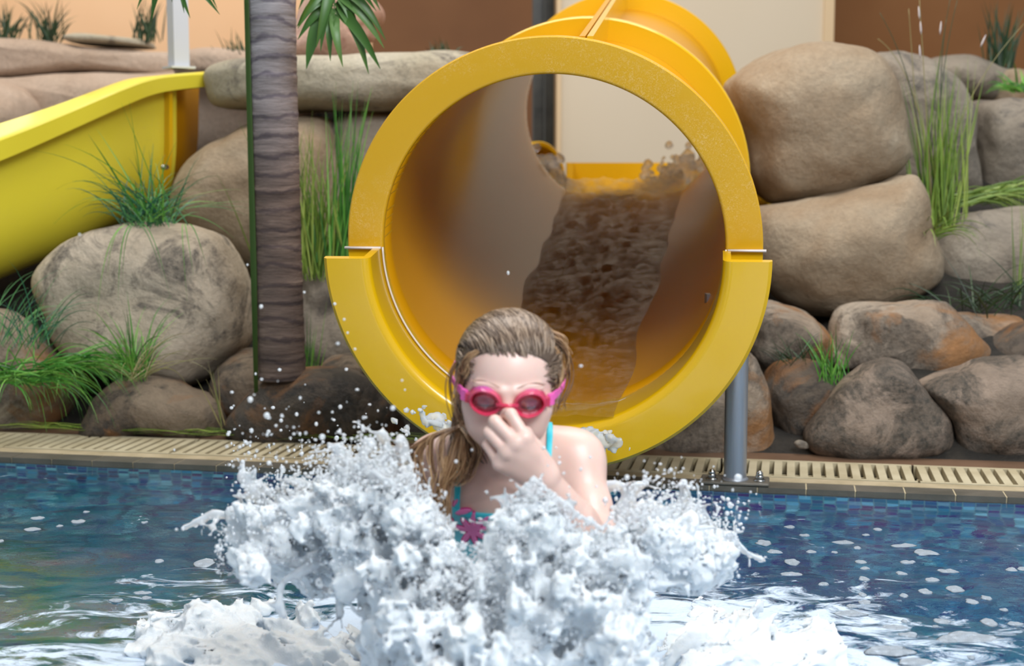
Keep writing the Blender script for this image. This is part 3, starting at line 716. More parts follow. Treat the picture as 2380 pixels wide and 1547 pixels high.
# ============================================================ GRASS
def blade(mb, o, d, L, w, droop, n=9, zmin=None):
    d = Vector(d).normalized(); pts = []; p = Vector(o); st = L/n
    side = d.cross(Vector((0, 1, 0)))
    if side.length < .1: side = Vector((1, 0, 0))
    side = (side.normalized()+Vector((0, random.uniform(-.5, .5), 0))).normalized()
    for k in range(n+1):
        pts.append(p.copy()); p = p+d*st; d = (d+Vector((0, 0, -1))*droop*(k+1)/n*.32).normalized()
        if zmin is not None and p.z < zmin: p.z = zmin
    mb.ribbon(pts, [max(.0004, w*(1-(k/n)**2.2)*min(1, .6+k/n*2)) for k in range(n+1)], side, .22)
def tuft(name, base, n, L, w, spread, mat, label, lean=(0, 0, 0), droop=1., up=1., br=.03, cat='grass', yf=.7, zmin=None):
    mb = MB(); base = Vector(base)
    for i in range(n):
        a = random.uniform(0, 2*PI); s = spread*math.sqrt(random.random())
        d = Vector((math.cos(a)*s+lean[0], math.sin(a)*s*yf+lean[1], up+lean[2]))
        o = Vector((random.gauss(0, br), random.gauss(0, br*.6), random.uniform(-.02, .01)))
        blade(mb, o, d, L*random.uniform(.45, 1.1), w*random.uniform(.6, 1.2), droop*random.uniform(.4, 1.6), zmin=(zmin-base.z if zmin is not None else None))
    o = mb.build(name, M[mat]); o.location = base
    return tag(o, label, cat)
tuft('grass_tuft', P(340, 520, 4.52), 120, .25, .0042, 1.0, 'grass_blue', 'bluish green grass tuft growing on top of the big left boulder', droop=.9, up=.75, br=.038)
o = bpy.context.scene.objects[-1] if False else None
# long blades of the same tuft: hanging and arching
mb = MB(); b0 = P(345, 515, 4.46)
for (tx, ty, w, dr) in [(150,335,.004,1.2),(75,350,.003,1.5),(205,312,.007,.3),(225,300,.005,.4),(282,240,.003,.3),(300,235,.003,.2),(357,335,.006,.2),(378,360,.005,.5),(410,330,.003,.8),(560,440,.004,.9),(575,500,.005,1.2),(590,470,.003,.7),(600,490,.004,1.1),(545,555,.004,1.4),(310,345,.004,.3),(130,440,.003,2.2),(125,520,.003,2.4),(480,440,.004,.8),(520,475,.004,1.0),(190,420,.003,1.8)]:
    o = b0+Vector((random.gauss(0, .025), random.gauss(0, .015), 0)); t = P(tx, ty, 4.4+random.uniform(-.1, .1)); n = 12
    ctrl = (o+t)/2+Vector((0, 0, .06*dr)); pp = [o*(1-u)**2+ctrl*2*u*(1-u)+t*u*u for u in [k/n for k in range(n+1)]]
    mb.ribbon([p-b0 for p in pp], [max(.0004, w*(1-(k/n)**2)) for k in range(n+1)], Vector((1, .2, .3)), .2)
for (x0, tx, ty, w) in [(310,275,700,.004),(318,285,660,.003),(300,225,745,.003),(320,380,650,.003),(330,395,690,.003),(430,450,640,.003),(440,480,620,.0035),(300,250,640,.0025),(425,435,700,.0025)]:
    o = P(x0, 520, 4.33); t = P(tx, ty, 4.31); n = 12; ctrl = Vector((o.x*.4+t.x*.6, 4.27, o.z+.0))
    pp = [o*(1-u)**2+ctrl*2*u*(1-u)+t*u*u for u in [k/n for k in range(n+1)]]
    mb.ribbon([p-b0 for p in pp], [max(.0004, w*(1-(k/n)**2)) for k in range(n+1)], Vector((1, .2, .3)), .2)
o = mb.build('grass_tuft', M['grass_green']); o.location = b0; tag(o, 'long arching and hanging blades over the front of the big left boulder', 'grass')
tuft('grass_clump', P(45, 880, 4.20), 150, .30, .0048, 1.3, 'grass_green', 'shaggy green grass clump at the left edge, hanging towards the grate', lean=(.35, -.2, -.1), droop=1.5, up=.35, br=.05, zmin=.02)
tuft('grass_clump', P(130, 850, 4.22), 110, .24, .0045, .7, 'grass_green', 'bright green grass swept to the right, left of the streaked brown rock', lean=(.9, -.15, .1), droop=1.1, up=.15, br=.04, zmin=.02)
tuft('grass_clump', P(40, 800, 4.28), 60, .27, .003, .8, 'grass_blue', 'thin bluish wild blades rising over the tan rock at the left edge', lean=(.1, 0, 0), droop=1.2, up=.9, br=.05)
tuft('grass_tuft', P(312, 872, 4.26), 60, .24, .0042, .95, 'grass_green', 'upright grass tuft behind the streaked brown rock, in front of the big left boulder', lean=(-.12, .0, 0), droop=.7, up=1., br=.022)
tuft('grass_tuft', P(318, 874, 4.22), 26, .26, .003, 1.1, 'grass_dry', 'few dry yellowish blades low in front of the big left boulder', lean=(.1, 0, 0), droop=1.0, up=.5, br=.022)
tuft('grass_tuft', P(520, 985, 4.12), 7, .19, .0042, .25, 'grass_dry', 'yellow green blades between the two dark rocks by the left grate', lean=(-.25, 0, 0), droop=.2, up=1., br=.006)
tuft('grass_tuft', P(722, 872, 4.35), 16, .20, .0035, .25, 'grass_green', 'small upright tuft at the right foot of the palm trunk', droop=.2, up=1., br=.015)
tuft('tall_grass', P(735, 640, 4.75), 120, .50, .0066, .30, 'grass_olive', 'tall olive green grass between the palm trunk and the slide mouth', lean=(-.05, 0, 0), droop=.25, up=1., br=.06)
tuft('tall_grass', P(800, 600, 4.7), 50, .52, .006, .18, 'grass_green', 'tall grass blades right behind the left rim of the slide mouth', lean=(.02, 0, 0), droop=.3, up=1., br=.035)
tuft('grass_tuft', P(1935, 885, 4.1), 34, .17, .0045, .55, 'grass_green', 'small green tuft above the gap left of the triangular rock', lean=(-.1, 0, 0), droop=.5, up=1., br=.018)
tuft('grass_tuft', P(1850, 845, 4.18), 30, .12, .003, .9, 'grass_dark', 'fine dark blades on top of the rock with the orange top', lean=(-.2, 0, 0), droop=.6, up=.8, br=.03)
tuft('reeds', P(2185, 520, 4.95), 95, .52, .0062, .22, 'grass_olive', 'tall green reeds standing right of the largest rounded boulder', lean=(.0, 0, 0), droop=.2, up=1., br=.035, cat='reeds')
tuft('grass_clump', P(2230, 470, 5.2), 90, .42, .006, .5, 'grass_olive', 'low green blades swept to the right from the foot of the reeds', lean=(1.0, -.1, .1), droop=.7, up=.25, br=.05)
tuft('grass_clump', P(2300, 720, 4.62), 60, .24, .005, .9, 'grass_dark', 'dark low grass between the smooth grey boulder and the mottled rocks at right', lean=(-.1, -.1, 0), droop=.8, up=.5, br=.08)
tuft('grass_tuft', P(2370, 730, 4.7), 8, .42, .005, .2, 'grass_olive', 'few upright blades in front of the smooth grey boulder at the right edge', droop=.2, up=1., br=.02)
tuft('grass_tuft', P(2160, 545, 4.72), 26, .22, .0045, .5, 'grass_olive', 'short hanging blades on the right shoulder of the wide tan boulder', lean=(.3, -.3, 0), droop=1.2, up=.3, br=.02)
tuft('grass_tuft', P(5, 95, 7.0), 40, .20, .009, .7, 'grass_dark', 'dark tuft on the terrace at the very left edge', lean=(.3, 0, 0), droop=.5)
tuft('grass_tuft', P(115, 96, 7.0), 46, .22, .009, .7, 'grass_dark', 'dark tuft on the terrace, second from the left edge', droop=.5)
tuft('grass_tuft', P(340, 92, 7.0), 46, .20, .009, .45, 'grass_dark', 'dark tuft at the right end of the thin flat terrace stone', droop=.4)
tuft('grass_tuft', P(563, 135, 6.4), 24, .12, .007, .5, 'grass_dark', 'dark tuft half hidden behind the palm trunk on the left', lean=(-.3, 0, 0), droop=.4)
tuft('grass_tuft', P(1025, 135, 6.2), 34, .10, .007, .8, 'grass_dark', 'small dark tuft behind the right end of the stone slab', droop=.5)
tuft('grass_tuft', P(2325, 165, 6.5), 50, .30, .010, .35, 'grass_dark', 'dark upright plant against the brown wall at far right', lean=(.05, 0, 0), droop=.3)
tuft('grass_tuft', P(2385, 205, 6.1), 60, .14, .009, 1.2, 'grass_green', 'bright green low tuft cut by the right edge of the photo', droop=.8, up=.4)
# thin stems with pale seed heads
stems = [((2150, 470), (2145, 200), (2045, 30), ()), ((2165, 470), (2150, 200), (2137, 0), ((2136, 30), (2140, 65), (2138, 120))), ((2180, 470), (2170, 220), (2225, 0), ((2186, 65),)),
         ((2200, 480), (2190, 260), (2380, 55), ((2285, 95),)), ((2185, 470), (2180, 150), (2200, 45), ()), ((2140, 440), (2125, 200), (2112, 20), ()), ((2155, 480), (2160, 250), (2210, -10), ()), ((2170, 430), (2130, 150), (2040, 90), ())]
for i, (a, c, t, heads) in enumerate(stems):
    Y = 4.9+.03*i; A, Cc, T = P(*a, Y), P(*c, Y), P(*t, Y); n = 18
    pp = [A*(1-u)**2+Cc*2*u*(1-u)+T*u*u for u in [k/n for k in range(n+1)]]
    st = MB(); st.tube([p-A for p in pp], [.0022*(1-.6*k/n) for k in range(n+1)], 6)
    o = st.build('reed_stem', M['grass_dry'] if i % 2 else M['grass_dark']); o.location = A
    tag(o, 'thin reed stem rising above the reeds against the brown wall', 'reed stem', 'thin stems above the reeds')
    for h in heads:
        hp = P(*h, Y)-A; hb = MB()
        d = (pp[n//2+1]-pp[n//2]).normalized(); hb.tube([hp-d*.022, hp-d*.008, hp+d*.008, hp+d*.022], [.0008, .0035, .003, .0008], 6)
        hb.build('seed_head', M['seed'], o)
o = bpy.data.objects
mb = MB()
for (x0, y0, x1, y1) in ((690, 255, 790, 20), (866, 245, 975, 60), (845, 360, 975, 220)):
    pass
# flattened long blades lying along the back of the left grate
mb = MB()
for i in range(60):
    u0 = random.uniform(-1.75, -.35); L = random.uniform(.2, .5); v = .345+random.gauss(0, .016)
    pts = []
    for k in range(9):
        t = k/8; q = EM @ Vector((u0+L*t, v+.02*math.sin(t*3+i), 0)); pts.append((q.x, q.y, .024+.014*math.sin(PI*t)*random.uniform(.7, 1.3)))
    mb.ribbon(pts, [max(.0006, .0048*math.sin(PI*min(1, k/8*.9+.08))) for k in range(9)], ey, .2)
o = mb.build('lying_grass', M['grass_olive']); tag(o, 'long green blades lying flat along the back of the left grate', 'grass')
# ============================================================ GIRL
def skin_mat():
    m, nt, b = new_mat('skin'); L = nt.links
    n = noise_tex(nt, 14, 4, .6); r = ramp(nt, [(.3, (.74, .50, .42)), (.7, (.80, .57, .49))]); L.new(n.outputs[0], r.inputs[0])
    L.new(r.outputs[0], b.inputs['Base Color']); b.inputs['Roughness'].default_value = .42
    b.inputs['Subsurface Weight'].default_value = .35; b.inputs['Subsurface Radius'].default_value = (.012, .004, .002)
    b.inputs['Coat Weight'].default_value = .08; b.inputs['Coat Roughness'].default_value = .2
    n2 = noise_tex(nt, 180, 3, .6); bump(nt, b, n2.outputs[0], .05, .003); return m
M['skin'] = skin_mat()
def hair_mat(name, a, b_, c, r0=.34):
    m, nt, b = new_mat(name); g = N(nt, 'ShaderNodeNewGeometry'); r = ramp(nt, [(0, a), (.5, b_), (1, c)])
    nt.links.new(g.outputs['Random Per Island'], r.inputs[0]); nt.links.new(r.outputs[0], b.inputs['Base Color'])
    b.inputs['Roughness'].default_value = r0; return m
M['hair'] = hair_mat('wet_hair', (.085, .052, .034), (.20, .135, .088), (.42, .31, .22))
M['hair_gold'] = hair_mat('golden_hair', (.12, .06, .03), (.34, .18, .08), (.58, .38, .20))
M['scalp'] = simple('hair_mass', (.10, .066, .045), .5)
M['suit'] = noisy('turquoise_swimsuit', [(.3, (.12, .55, .66)), (.7, (.18, .62, .72))], 30, .6, 4, .1, 300)
M['suit_trim'] = noisy('turquoise_piping', [(.3, (.03, .55, .68)), (.7, (.06, .66, .78))], 30, .45, 4, .1, 300)
M['flower'] = simple('pink_print', (.90, .24, .55), .5)
M['flower_d'] = simple('magenta_print_outline', (.62, .03, .22), .5)
M['lash'] = simple('dark_lashes', (.03, .018, .015), .6)
M['brow'] = simple('light_eyebrow', (.50, .32, .24), .6)
def gog_mat():
    m, nt, b = new_mat('goggle_frame'); L = nt.links; tc = N(nt, 'ShaderNodeTexCoord'); sx = N(nt, 'ShaderNodeSeparateXYZ')
    L.new(tc.outputs['Object'], sx.inputs[0])
    r = ramp(nt, [(.15, (.90, .06, .14)), (.55, (.95, .12, .24)), (.66, (.88, .12, .48)), (.84, (.42, .06, .62))])
    mr = N(nt, 'ShaderNodeMapRange'); mr.inputs['From Min'].default_value = -.020; mr.inputs['From Max'].default_value = .019
    L.new(sx.outputs[2], mr.inputs[0]); L.new(mr.outputs[0], r.inputs[0]); L.new(r.outputs[0], b.inputs['Base Color'])
    b.inputs['Roughness'].default_value = .15; b.inputs['Transmission Weight'].default_value = .35; b.inputs['IOR'].default_value = 1.4; b.inputs['Coat Weight'].default_value = .5
    b.inputs['Subsurface Weight'].default_value = .2
    return m
M['goggle'] = gog_mat()
M['strap'] = simple('pink_strap', (.90, .14, .48), .35, Coat_Weight=.3)
def lens_mat():
    m, nt, b = new_mat('tinted_lens'); nt.nodes.remove(b); o = nt.nodes['Material Output']
    t = N(nt, 'ShaderNodeBsdfTransparent'); t.inputs[0].default_value = (.84, .62, .68, 1)
    g = N(nt, 'ShaderNodeBsdfGlossy'); g.inputs[0].default_value = (1, 1, 1, 1); g.inputs['Roughness'].default_value = .08
    mx = N(nt, 'ShaderNodeMixShader'); mx.inputs[0].default_value = .10
    nt.links.new(t.outputs[0], mx.inputs[1]); nt.links.new(g.outputs[0], mx.inputs[2]); nt.links.new(mx.outputs[0], o.inputs[0]); return m
M['lens'] = lens_mat()

YG = 2.10
HO = P(1181, 890, YG)                       # between the eyes, inside the head
HR = (Matrix.Rotation(math.radians(3), 3, 'Y') @ Matrix.Rotation(math.radians(12), 3, 'X'))   # head bowed forward
def H(x, y, z): return HO + HR @ Vector((x, y, z))
hv = .0021
lo = (-.235, 1.76, -.36); hi = (.20, 2.30, .625)
A = Field(lo, hi, hv)
# torso, hips, tucked legs
sR = P(1012, 1078, 2.185); sL = P(1338, 1068, 2.165)
chest = P(1170, 1190, 2.20)
A.ell(chest, (.104, .070, .135), .02)
A.ell(P(1172, 1330, 2.21), (.092, .066, .15), .04)
A.ell(P(1172, 1560, 2.22), (.100, .076, .12), .05)
A.cap(P(1060, 1064, 2.19), P(1290, 1060, 2.185), .040, .040, .035)
A.cap(sR, P(1080, 1070, 2.19), .040, .042, .03); A.cap(sL, P(1270, 1064, 2.18), .041, .042, .03)
A.cap(P(1105, 1130, 2.165), P(1110, 1150, 2.165), .05, .045, .03); A.cap(P(1235, 1130, 2.165), P(1230, 1150, 2.165), .05, .045, .03)
# collar bones
A.cap(P(1160, 1093, 2.128), P(1060, 1076, 2.150), .006, .006, .012); A.cap(P(1185, 1093, 2.128), P(1290, 1070, 2.145), .006, .006, .012)
hip = P(1172, 1640, 2.22)
for s in (-1, 1):
    kn = Vector((hip.x+s*.085, 1.90, -.03)); an = Vector((hip.x+s*.07, 2.03, -.26)); h0 = hip+Vector((s*.055, -.02, -.01))
    A.cap(h0, kn, .062, .047, .03); A.cap(kn, an, .045, .028, .02); A.cap(an, an+Vector((s*.01, -.12, -.035)), .026, .018, .015)
# right arm reaching down and back into the splash
eR = P(948, 1235, 2.24); wR = P(905, 1420, 2.16)
A.cap(sR, (sR*.4+eR*.6), .037, .031, .025); A.cap((sR*.4+eR*.6), eR, .031, .028, .01); A.cap(eR, wR, .028, .019, .015)
hb = wR+Vector((-.004, -.01, -.03)); A.cap(wR, hb, .019, .022, .012)
for k in range(4): A.cap(hb+Vector((-.02+.013*k, 0, -.01)), hb+Vector((-.028+.018*k, -.01, -.062-.006*(k in (1, 2)))), .0078, .006, .004)
A.cap(hb+Vector((.015, -.008, .01)), hb+Vector((.04, -.015, -.025)), .008, .0065, .004)
# left upper arm
eL = P(1398, 1290, 2.075)
A.cap(sL, sL*.5+eL*.5, .039, .0335, .025); A.cap(sL*.5+eL*.5, eL, .0335, .030, .012)
# neck and head
A.cap(H(0, .028, -.055), P(1168, 1080, 2.19), .046, .050, .022)
def E(x, y, z, a, b, c, k=.012, op='u', extra=None):
    R = HR if extra is None else HR @ extra
    A.ell(H(x, y, z), (a, b, c), k, R, op)
E(0, .014, .026, .0690, .090, .0685, .01)
E(0, -.018, -.014, .0570, .060, .064, .03)           # mid face
E(0, -.028, -.058, .043, .046, .040, .03)            # jaw
E(0, -.052, -.083, .020, .020, .017, .02)            # chin
for s in (-1, 1):
    E(s*.032, -.046, -.040, .025, .027, .027, .022)  # cheeks, puffed
    E(s*.045, -.048, -.016, .017, .018, .015, .02)   # cheek bones
    E(s*.0315, -.094, .000, .017, .014, .0115, .010, 's')
    E(s*.0315, -.0680, .001, .0150, .0125, .0095, .004)   # closed lids
    A.cap(H(s*.010, -.0800, .0175), H(s*.046, -.066, .020), .0052, .004, .010)
    E(s*.0735, .016, -.008, .007, .017, .026, .006)  # ears
    E(s*.0770, .012, -.006, .004, .009, .014, .004, 's')
A.cap(H(0, -.078, .012), H(0, -.096, -.020), .0070, .0082, .010)
E(0, -.0975, -.026, .0095, .0095, .0085, .006)
for s in (-1, 1): E(s*.0095, -.089, -.0285, .0065, .008, .006, .005)
A.cap(H(-.017, -.071, -.055), H(.017, -.071, -.055), .0055, .0055, .008)
A.cap(H(-.019, -.076, -.0515), H(.019, -.076, -.0515), .0042, .0042, .003); A.cap(H(-.015, -.075, -.0585), H(.015, -.075, -.0585), .0045, .0045, .003)
torsoF = A.F.copy()
# forearm and hand closing on the nose, their own field so fingers stay apart
B = Field(lo, hi, hv)
nose = H(0, -.099, -.028)
w0 = P(1268, 1118, 1.992)
B.cap(eL, eL*.55+w0*.45, .0300, .0295, .01); B.cap(eL*.55+w0*.45, w0, .0295, .0205, .012)
A.cap(eL, eL*.72+w0*.28, .0300, .0298, .022)
# knuckles (MCP), middle joints (PIP), ends
dY = nose.y
mcp = [P(1221, 1017, dY-.040), P(1199, 1030, dY-.044), P(1178, 1051, dY-.042), P(1161, 1077, dY-.034)]
pip = [P(1187, 963, dY-.026), P(1150, 979, dY-.029), P(1137, 1004, dY-.026), P(1133, 1033, dY-.020)]
dip = [P(1178, 961, dY-.010), P(1150, 982, dY-.006), P(1142, 1010, dY-.004), P(1143, 1042, dY-.002)]
tip = [nose+HR @ Vector((-.0125, -.002, -.002)), P(1166, 990, dY-.004), P(1160, 1018, dY-.002), P(1160, 1048, dY+.004)]
fr = [(.0092, .0088, .0080, .0072), (.0094, .0090, .0080, .0072), (.0088, .0083, .0076, .0068), (.0078, .0073, .0066, .006)]
wb = [P(1272, 1098, 1.990), P(1264, 1104, 1.988), P(1256, 1112, 1.989), P(1250, 1122, 1.992)]
for i in range(4):
    B.cap(wb[i], mcp[i], .0135, .0098, .012)
for i in range(3): B.cap((wb[i]+wb[i+1])/2, (mcp[i]+mcp[i+1])/2+Vector((0, .002, 0)), .0145, .0085, .010)
for i in range(4):
    a, b2, c2, d2 = fr[i]; fk = .0035
    B.ell(mcp[i]+Vector((0, -.001, 0)), (a*1.08,)*3, .005)
    D = Field(lo, hi, hv) if False else B
    D.cap(mcp[i], pip[i], a, b2, .0028); D.cap(pip[i], dip[i], b2, c2, .0025); D.cap(dip[i], tip[i], c2, d2, .0022)
# thumb leaving the side of the palm, tip on the far side of the nose
t0 = P(1262, 1078, 2.000); t1 = P(1243, 1040, dY+.000); t2 = P(1222, 1006, dY-.006); t3 = nose+HR @ Vector((.0150, -.001, -.004))
B.cap(t0, t1, .0150, .0122, .010); B.cap(t1, t2, .0105, .0092, .004); B.cap(t2, t3, .0092, .0082, .003)
A.F = np.minimum(A.F, B.F)
V, Q = surface_nets(A.F, A.lo, hv)
girl = np_obj('person', V, Q, M['skin'])
tag(girl, 'girl in pink goggles and turquoise swimsuit pinching her nose in the splash', 'person')
# swimsuit: shell over the torso
def shell(F, off, cond, name, mat, h=hv, lo_=lo, par=girl):
    G = np.maximum(F-off, cond); V, Q = surface_nets(G, np.array(lo_), h); return np_obj(name, V, Q, mat, par)
# a torso-only field
T = Field((-.16, 2.05, -.2), (.17, 2.32, .42), hv)
T.ell(chest, (.104, .070, .135), .02); T.ell(P(1172, 1330, 2.21), (.092, .066, .15), .04); T.ell(P(1172, 1560, 2.22), (.100, .076, .12), .05)
T.cap(P(1060, 1064, 2.19), P(1290, 1060, 2.185), .040, .040, .035); T.cap(sR, P(1080, 1070, 2.19), .040, .042, .03); T.cap(sL, P(1270, 1064, 2.18), .041, .042, .03)
T.cap(P(1105, 1130, 2.165), P(1110, 1150, 2.165), .05, .045, .03); T.cap(P(1235, 1130, 2.165), P(1230, 1150, 2.165), .05, .045, .03)
X, Y_, Z = T.coords()
c0 = P(1060, 1172, 2.14); c1 = P(1175, 1194, 2.12); c2_ = P(1285, 1172, 2.14)
xm = c1.x; neck = c1.z + (c0.z-c1.z)*((X-xm)/(c0.x-xm))**2
arm_cut = np.abs(X-xm)-(.080+.10*np.maximum(0, (c1.z-.03)-Z)/.12)
cond = np.maximum(Z-neck, arm_cut)
shell(T.F, .0030, cond+0*T.F, 'swimsuit', M['suit'], hv, T.lo)
trim = np.maximum(np.abs(Z-neck+.006)-.0055, np.abs(X-xm)-.078)
shell(T.F, .0046, trim+0*T.F, 'neckline_piping', M['suit_trim'], hv, T.lo)
def strap(xa, za, xb, zb):
    u = (Z-za)/(zb-za); xc = xa+(xb-xa)*np.clip(u, 0, 1.3)
    return np.maximum(np.abs(X-xc)-.0045, np.maximum(za-.004-Z, 0*Z-1))
a1 = P(1062, 1172, 2.13); b1 = P(1070, 1020, 2.14); a2 = P(1272, 1172, 2.13); b2 = P(1280, 995, 2.13)
shell(T.F, .0042, strap(a1.x, a1.z, b1.x, b1.z)+0*T.F, 'shoulder_strap', M['suit_trim'], hv, T.lo)
shell(T.F, .0042, strap(a2.x-.004, a2.z, b2.x, b2.z)+0*T.F, 'shoulder_strap', M['suit_trim'], hv, T.lo)
# pink flower print
f0 = P(1095, 1235, 2.12)
Fh = .0011; Fl = np.array((f0.x-.045, 2.08, f0.z-.05)); Fr = Field(Fl, (f0.x+.05, 2.23, f0.z+.05), Fh)
Fr.ell(chest, (.104, .070, .135), .02); Fr.ell(P(1172, 1330, 2.21), (.092, .066, .15), .04); Fr.cap(P(1105, 1130, 2.165), P(1110, 1150, 2.165), .05, .045, .03); Fr.cap(P(1235, 1130, 2.165), P(1230, 1150, 2.165), .05, .045, .03)
X, Y_, Z = Fr.coords()
def petals(grow):
    d = None
    for (cx, cz, ang, L, w) in [(0, 0, 82, .032, .0042), (0, 0, 42, .036, .0046), (0, 0, 12, .026, .0034), (0, 0, -28, .028, .0044), (0, 0, -72, .026, .0042), (0, 0, -122, .028, .0046), (0, 0, 172, .026, .004), (0, 0, 128, .024, .0046),
                                (-.024, .026, 18, .026, .0048), (-.027, .036, 62, .018, .003), (-.028, .016, -110, .03, .0046)]:
        a = math.radians(ang); dx = X-f0.x-cx; dz = Z-f0.z-cz
        u = dx*math.cos(a)+dz*math.sin(a); v = -dx*math.sin(a)+dz*math.cos(a)
        ww = (w*np.sqrt(np.clip(np.sin(np.clip(u/L, 0, 1)*PI), 0, 1))+grow)
        q = np.maximum(np.abs(v)-ww, np.maximum(-u-grow, u-L-grow))
        d = q if d is None else np.minimum(d, q)
    return d
Gp = np.maximum(Fr.F-.0044, petals(.0008)+0*Fr.F); V, Q = surface_nets(Gp, Fl, Fh); np_obj('flower_outline_print', V, Q, M['flower_d'], girl)
Gp = np.maximum(Fr.F-.0056, petals(-.0006)+0*Fr.F); V, Q = surface_nets(Gp, Fl, Fh); np_obj('flower_print', V, Q, M['flower'], girl)
# eyelashes and brows
for s in (-1, 1):
    mb = MB(); pts = [H(s*(.0315+.0125*math.cos(t)), -.0762-.0015*math.sin(t), -.0045-.0025*math.sin(t)) for t in np.linspace(0, PI, 12)]
    mb.tube(pts, [.0004]+[.0011]*10+[.0004], 6); mb.build('eyelashes', M['lash'], girl)
    mb = MB()
    for k in range(26):
        u = k/25; q = H(s*(.012+.036*u), -.0838+.017*u*u, .0245+.006*math.sin(PI*u)); mb.tube([q, q+HR @ Vector((s*.007, .001, .0018))], [.0005, .0001], 4)
    mb.build('eyebrow', M['brow'], girl)
# ---- goggles
def goggle():
    mb = MB()
    for s in (-1, 1):
        n = 40; prof = [(1.04, -.064), (1.12, -.074), (1.10, -.088), (1.02, -.0935), (.94, -.0935), (.86, -.091), (.84, -.085), (.90, -.075), (.96, -.064)]
        V = []
        for i in range(n):
            a = 2*PI*i/n; ca, sa = math.cos(a), math.sin(a)
            rx = .0218; rz = .0180*(1+.10*sa)
            for (k, y) in prof:
                x = s*.0315+k*rx*ca; z = .0005+k*rz*sa-.0012*s*ca*0
                yy = y+.55*max(0, abs(x)-.030)-.0*k
                V.append(H(x, yy, z))
        m = len(prof)
        mb.add(V, [(i*m+k, i*m+(k+1) % m, ((i+1) % n)*m+(k+1) % m, ((i+1) % n)*m+k) for i in range(n) for k in range(m)])
    mb.tube([H(-.013, -.0890, .0005), H(-.006, -.0955, .0022), H(0, -.0975, .0028), H(.006, -.0955, .0022), H(.013, -.0890, .0005)], [.0042, .0034, .003, .0034, .0042], 10)
    mb.tube([H(-.013, -.0860, -.008), H(-.006, -.0945, -.0035), H(0, -.0970, -.0025), H(.006, -.0945, -.0035), H(.013, -.0860, -.008)], [.003, .0026, .0024, .0026, .003], 10)
    for s in (-1, 1):
        mb.box(H(s*.0535, -.0685, .001), (.010, .009, .013), HR @ Matrix.Rotation(s*.5, 3, 'Z'))
    mb.v = [Vector(v)-HO for v in mb.v]
    o = mb.build('goggles', M['goggle'], girl); o.location = HO; return o
gg = goggle(); sharp(gg, 50)
for s in (-1, 1):
    V = [H(s*.0315, -.0870, 0)-HO]; n = 36
    for r in (.5, 1):
        for i in range(n):
            a = 2*PI*i/n; x = s*.0315+.0172*math.cos(a)*r; z = .0005+.0140*math.sin(a)*r; V.append(H(x, -.0868+.0004*r*r+.55*max(0, abs(x)-.030), z)-HO)
    F = [(0, 1+i, 1+(i+1) % n) for i in range(n)]+[(1+i, 1+n+i, 1+n+(i+1) % n, 1+(i+1) % n) for i in range(n)]
    o = mesh_obj('lens', V, F, M['lens'], gg); so = o.modifiers.new('s', 'SOLIDIFY'); so.thickness = .0012
for s in (-1, 1):
    pts = [H(s*.056, -.066, .001), H(s*.064, -.052, .0025), H(s*.0735, -.032, .004), H(s*.081, -.006, .006), H(s*.082, .03, .008), H(s*.070, .075, .012), H(s*.040, .112, .018), H(0, .122, .02)]
    pts = cr(pts, 28); mb = MB(); V = []
    for i, p in enumerate(pts):
        t = (pts[min(i+1, 27)]-pts[max(0, i-1)]).normalized(); up = HR @ Vector((0, 0, 1)); nn = t.cross(up).normalized()
        hw = .0062 if i < 7 else .0045
        for (a, b) in ((-1, -1), (-1, 1), (1, 1), (1, -1)): V.append(p+up*a*hw+nn*b*.0012-HO)
    mb.add(V, [(i*4+k, i*4+(k+1) % 4, (i+1)*4+(k+1) % 4, (i+1)*4+k) for i in range(27) for k in range(4)]+[(0, 1, 2, 3)])
    mb.box(H(s*.061, -.0585, .001)-HO, (.010, .006, .016), HR @ Matrix.Rotation(s*.75, 3, 'Z'))
    sharp(mb.build('strap', M['strap'], gg), 30)
# ---- hair
Hc = Field((-.13, 1.96, .26), (.12, 2.26, .63), .0025)
Hc.ell(H(0, .017, .026), (.0735, .0935, .0725), .01, HR); Hc.ell(H(0, .045, -.015), (.064, .060, .070), .03, HR)
X, Y_, Z = Hc.coords(); T_ = HR.transposed()
dx, dy, dz = X-HO.x, Y_-HO.y, Z-HO.z
lx = T_[0][0]*dx+T_[0][1]*dy+T_[0][2]*dz; ly = T_[1][0]*dx+T_[1][1]*dy+T_[1][2]*dz; lz = T_[2][0]*dx+T_[2][1]*dy+T_[2][2]*dz
line = (.0690-1.25*(ly+.058))-lz+.08*np.abs(lx)
line = np.minimum(line, -(ly-.004))
G = np.maximum(Hc.F, line+0*Hc.F); V, Q = surface_nets(G, Hc.lo, .0025); np_obj('hair_mass', V, Q, M['scalp'], girl)
mb = MB(); random.seed(11)
Cn = Vector((0, .017, .026)); R3 = Vector((.0745, .0945, .0735))
end = Vector((-.45, .85, -.45)).normalized()
def skullp(d, lift): return Vector((Cn.x+R3.x*d.x*(1+lift), Cn.y+R3.y*d.y*(1+lift), Cn.z+R3.z*d.z*(1+lift)))
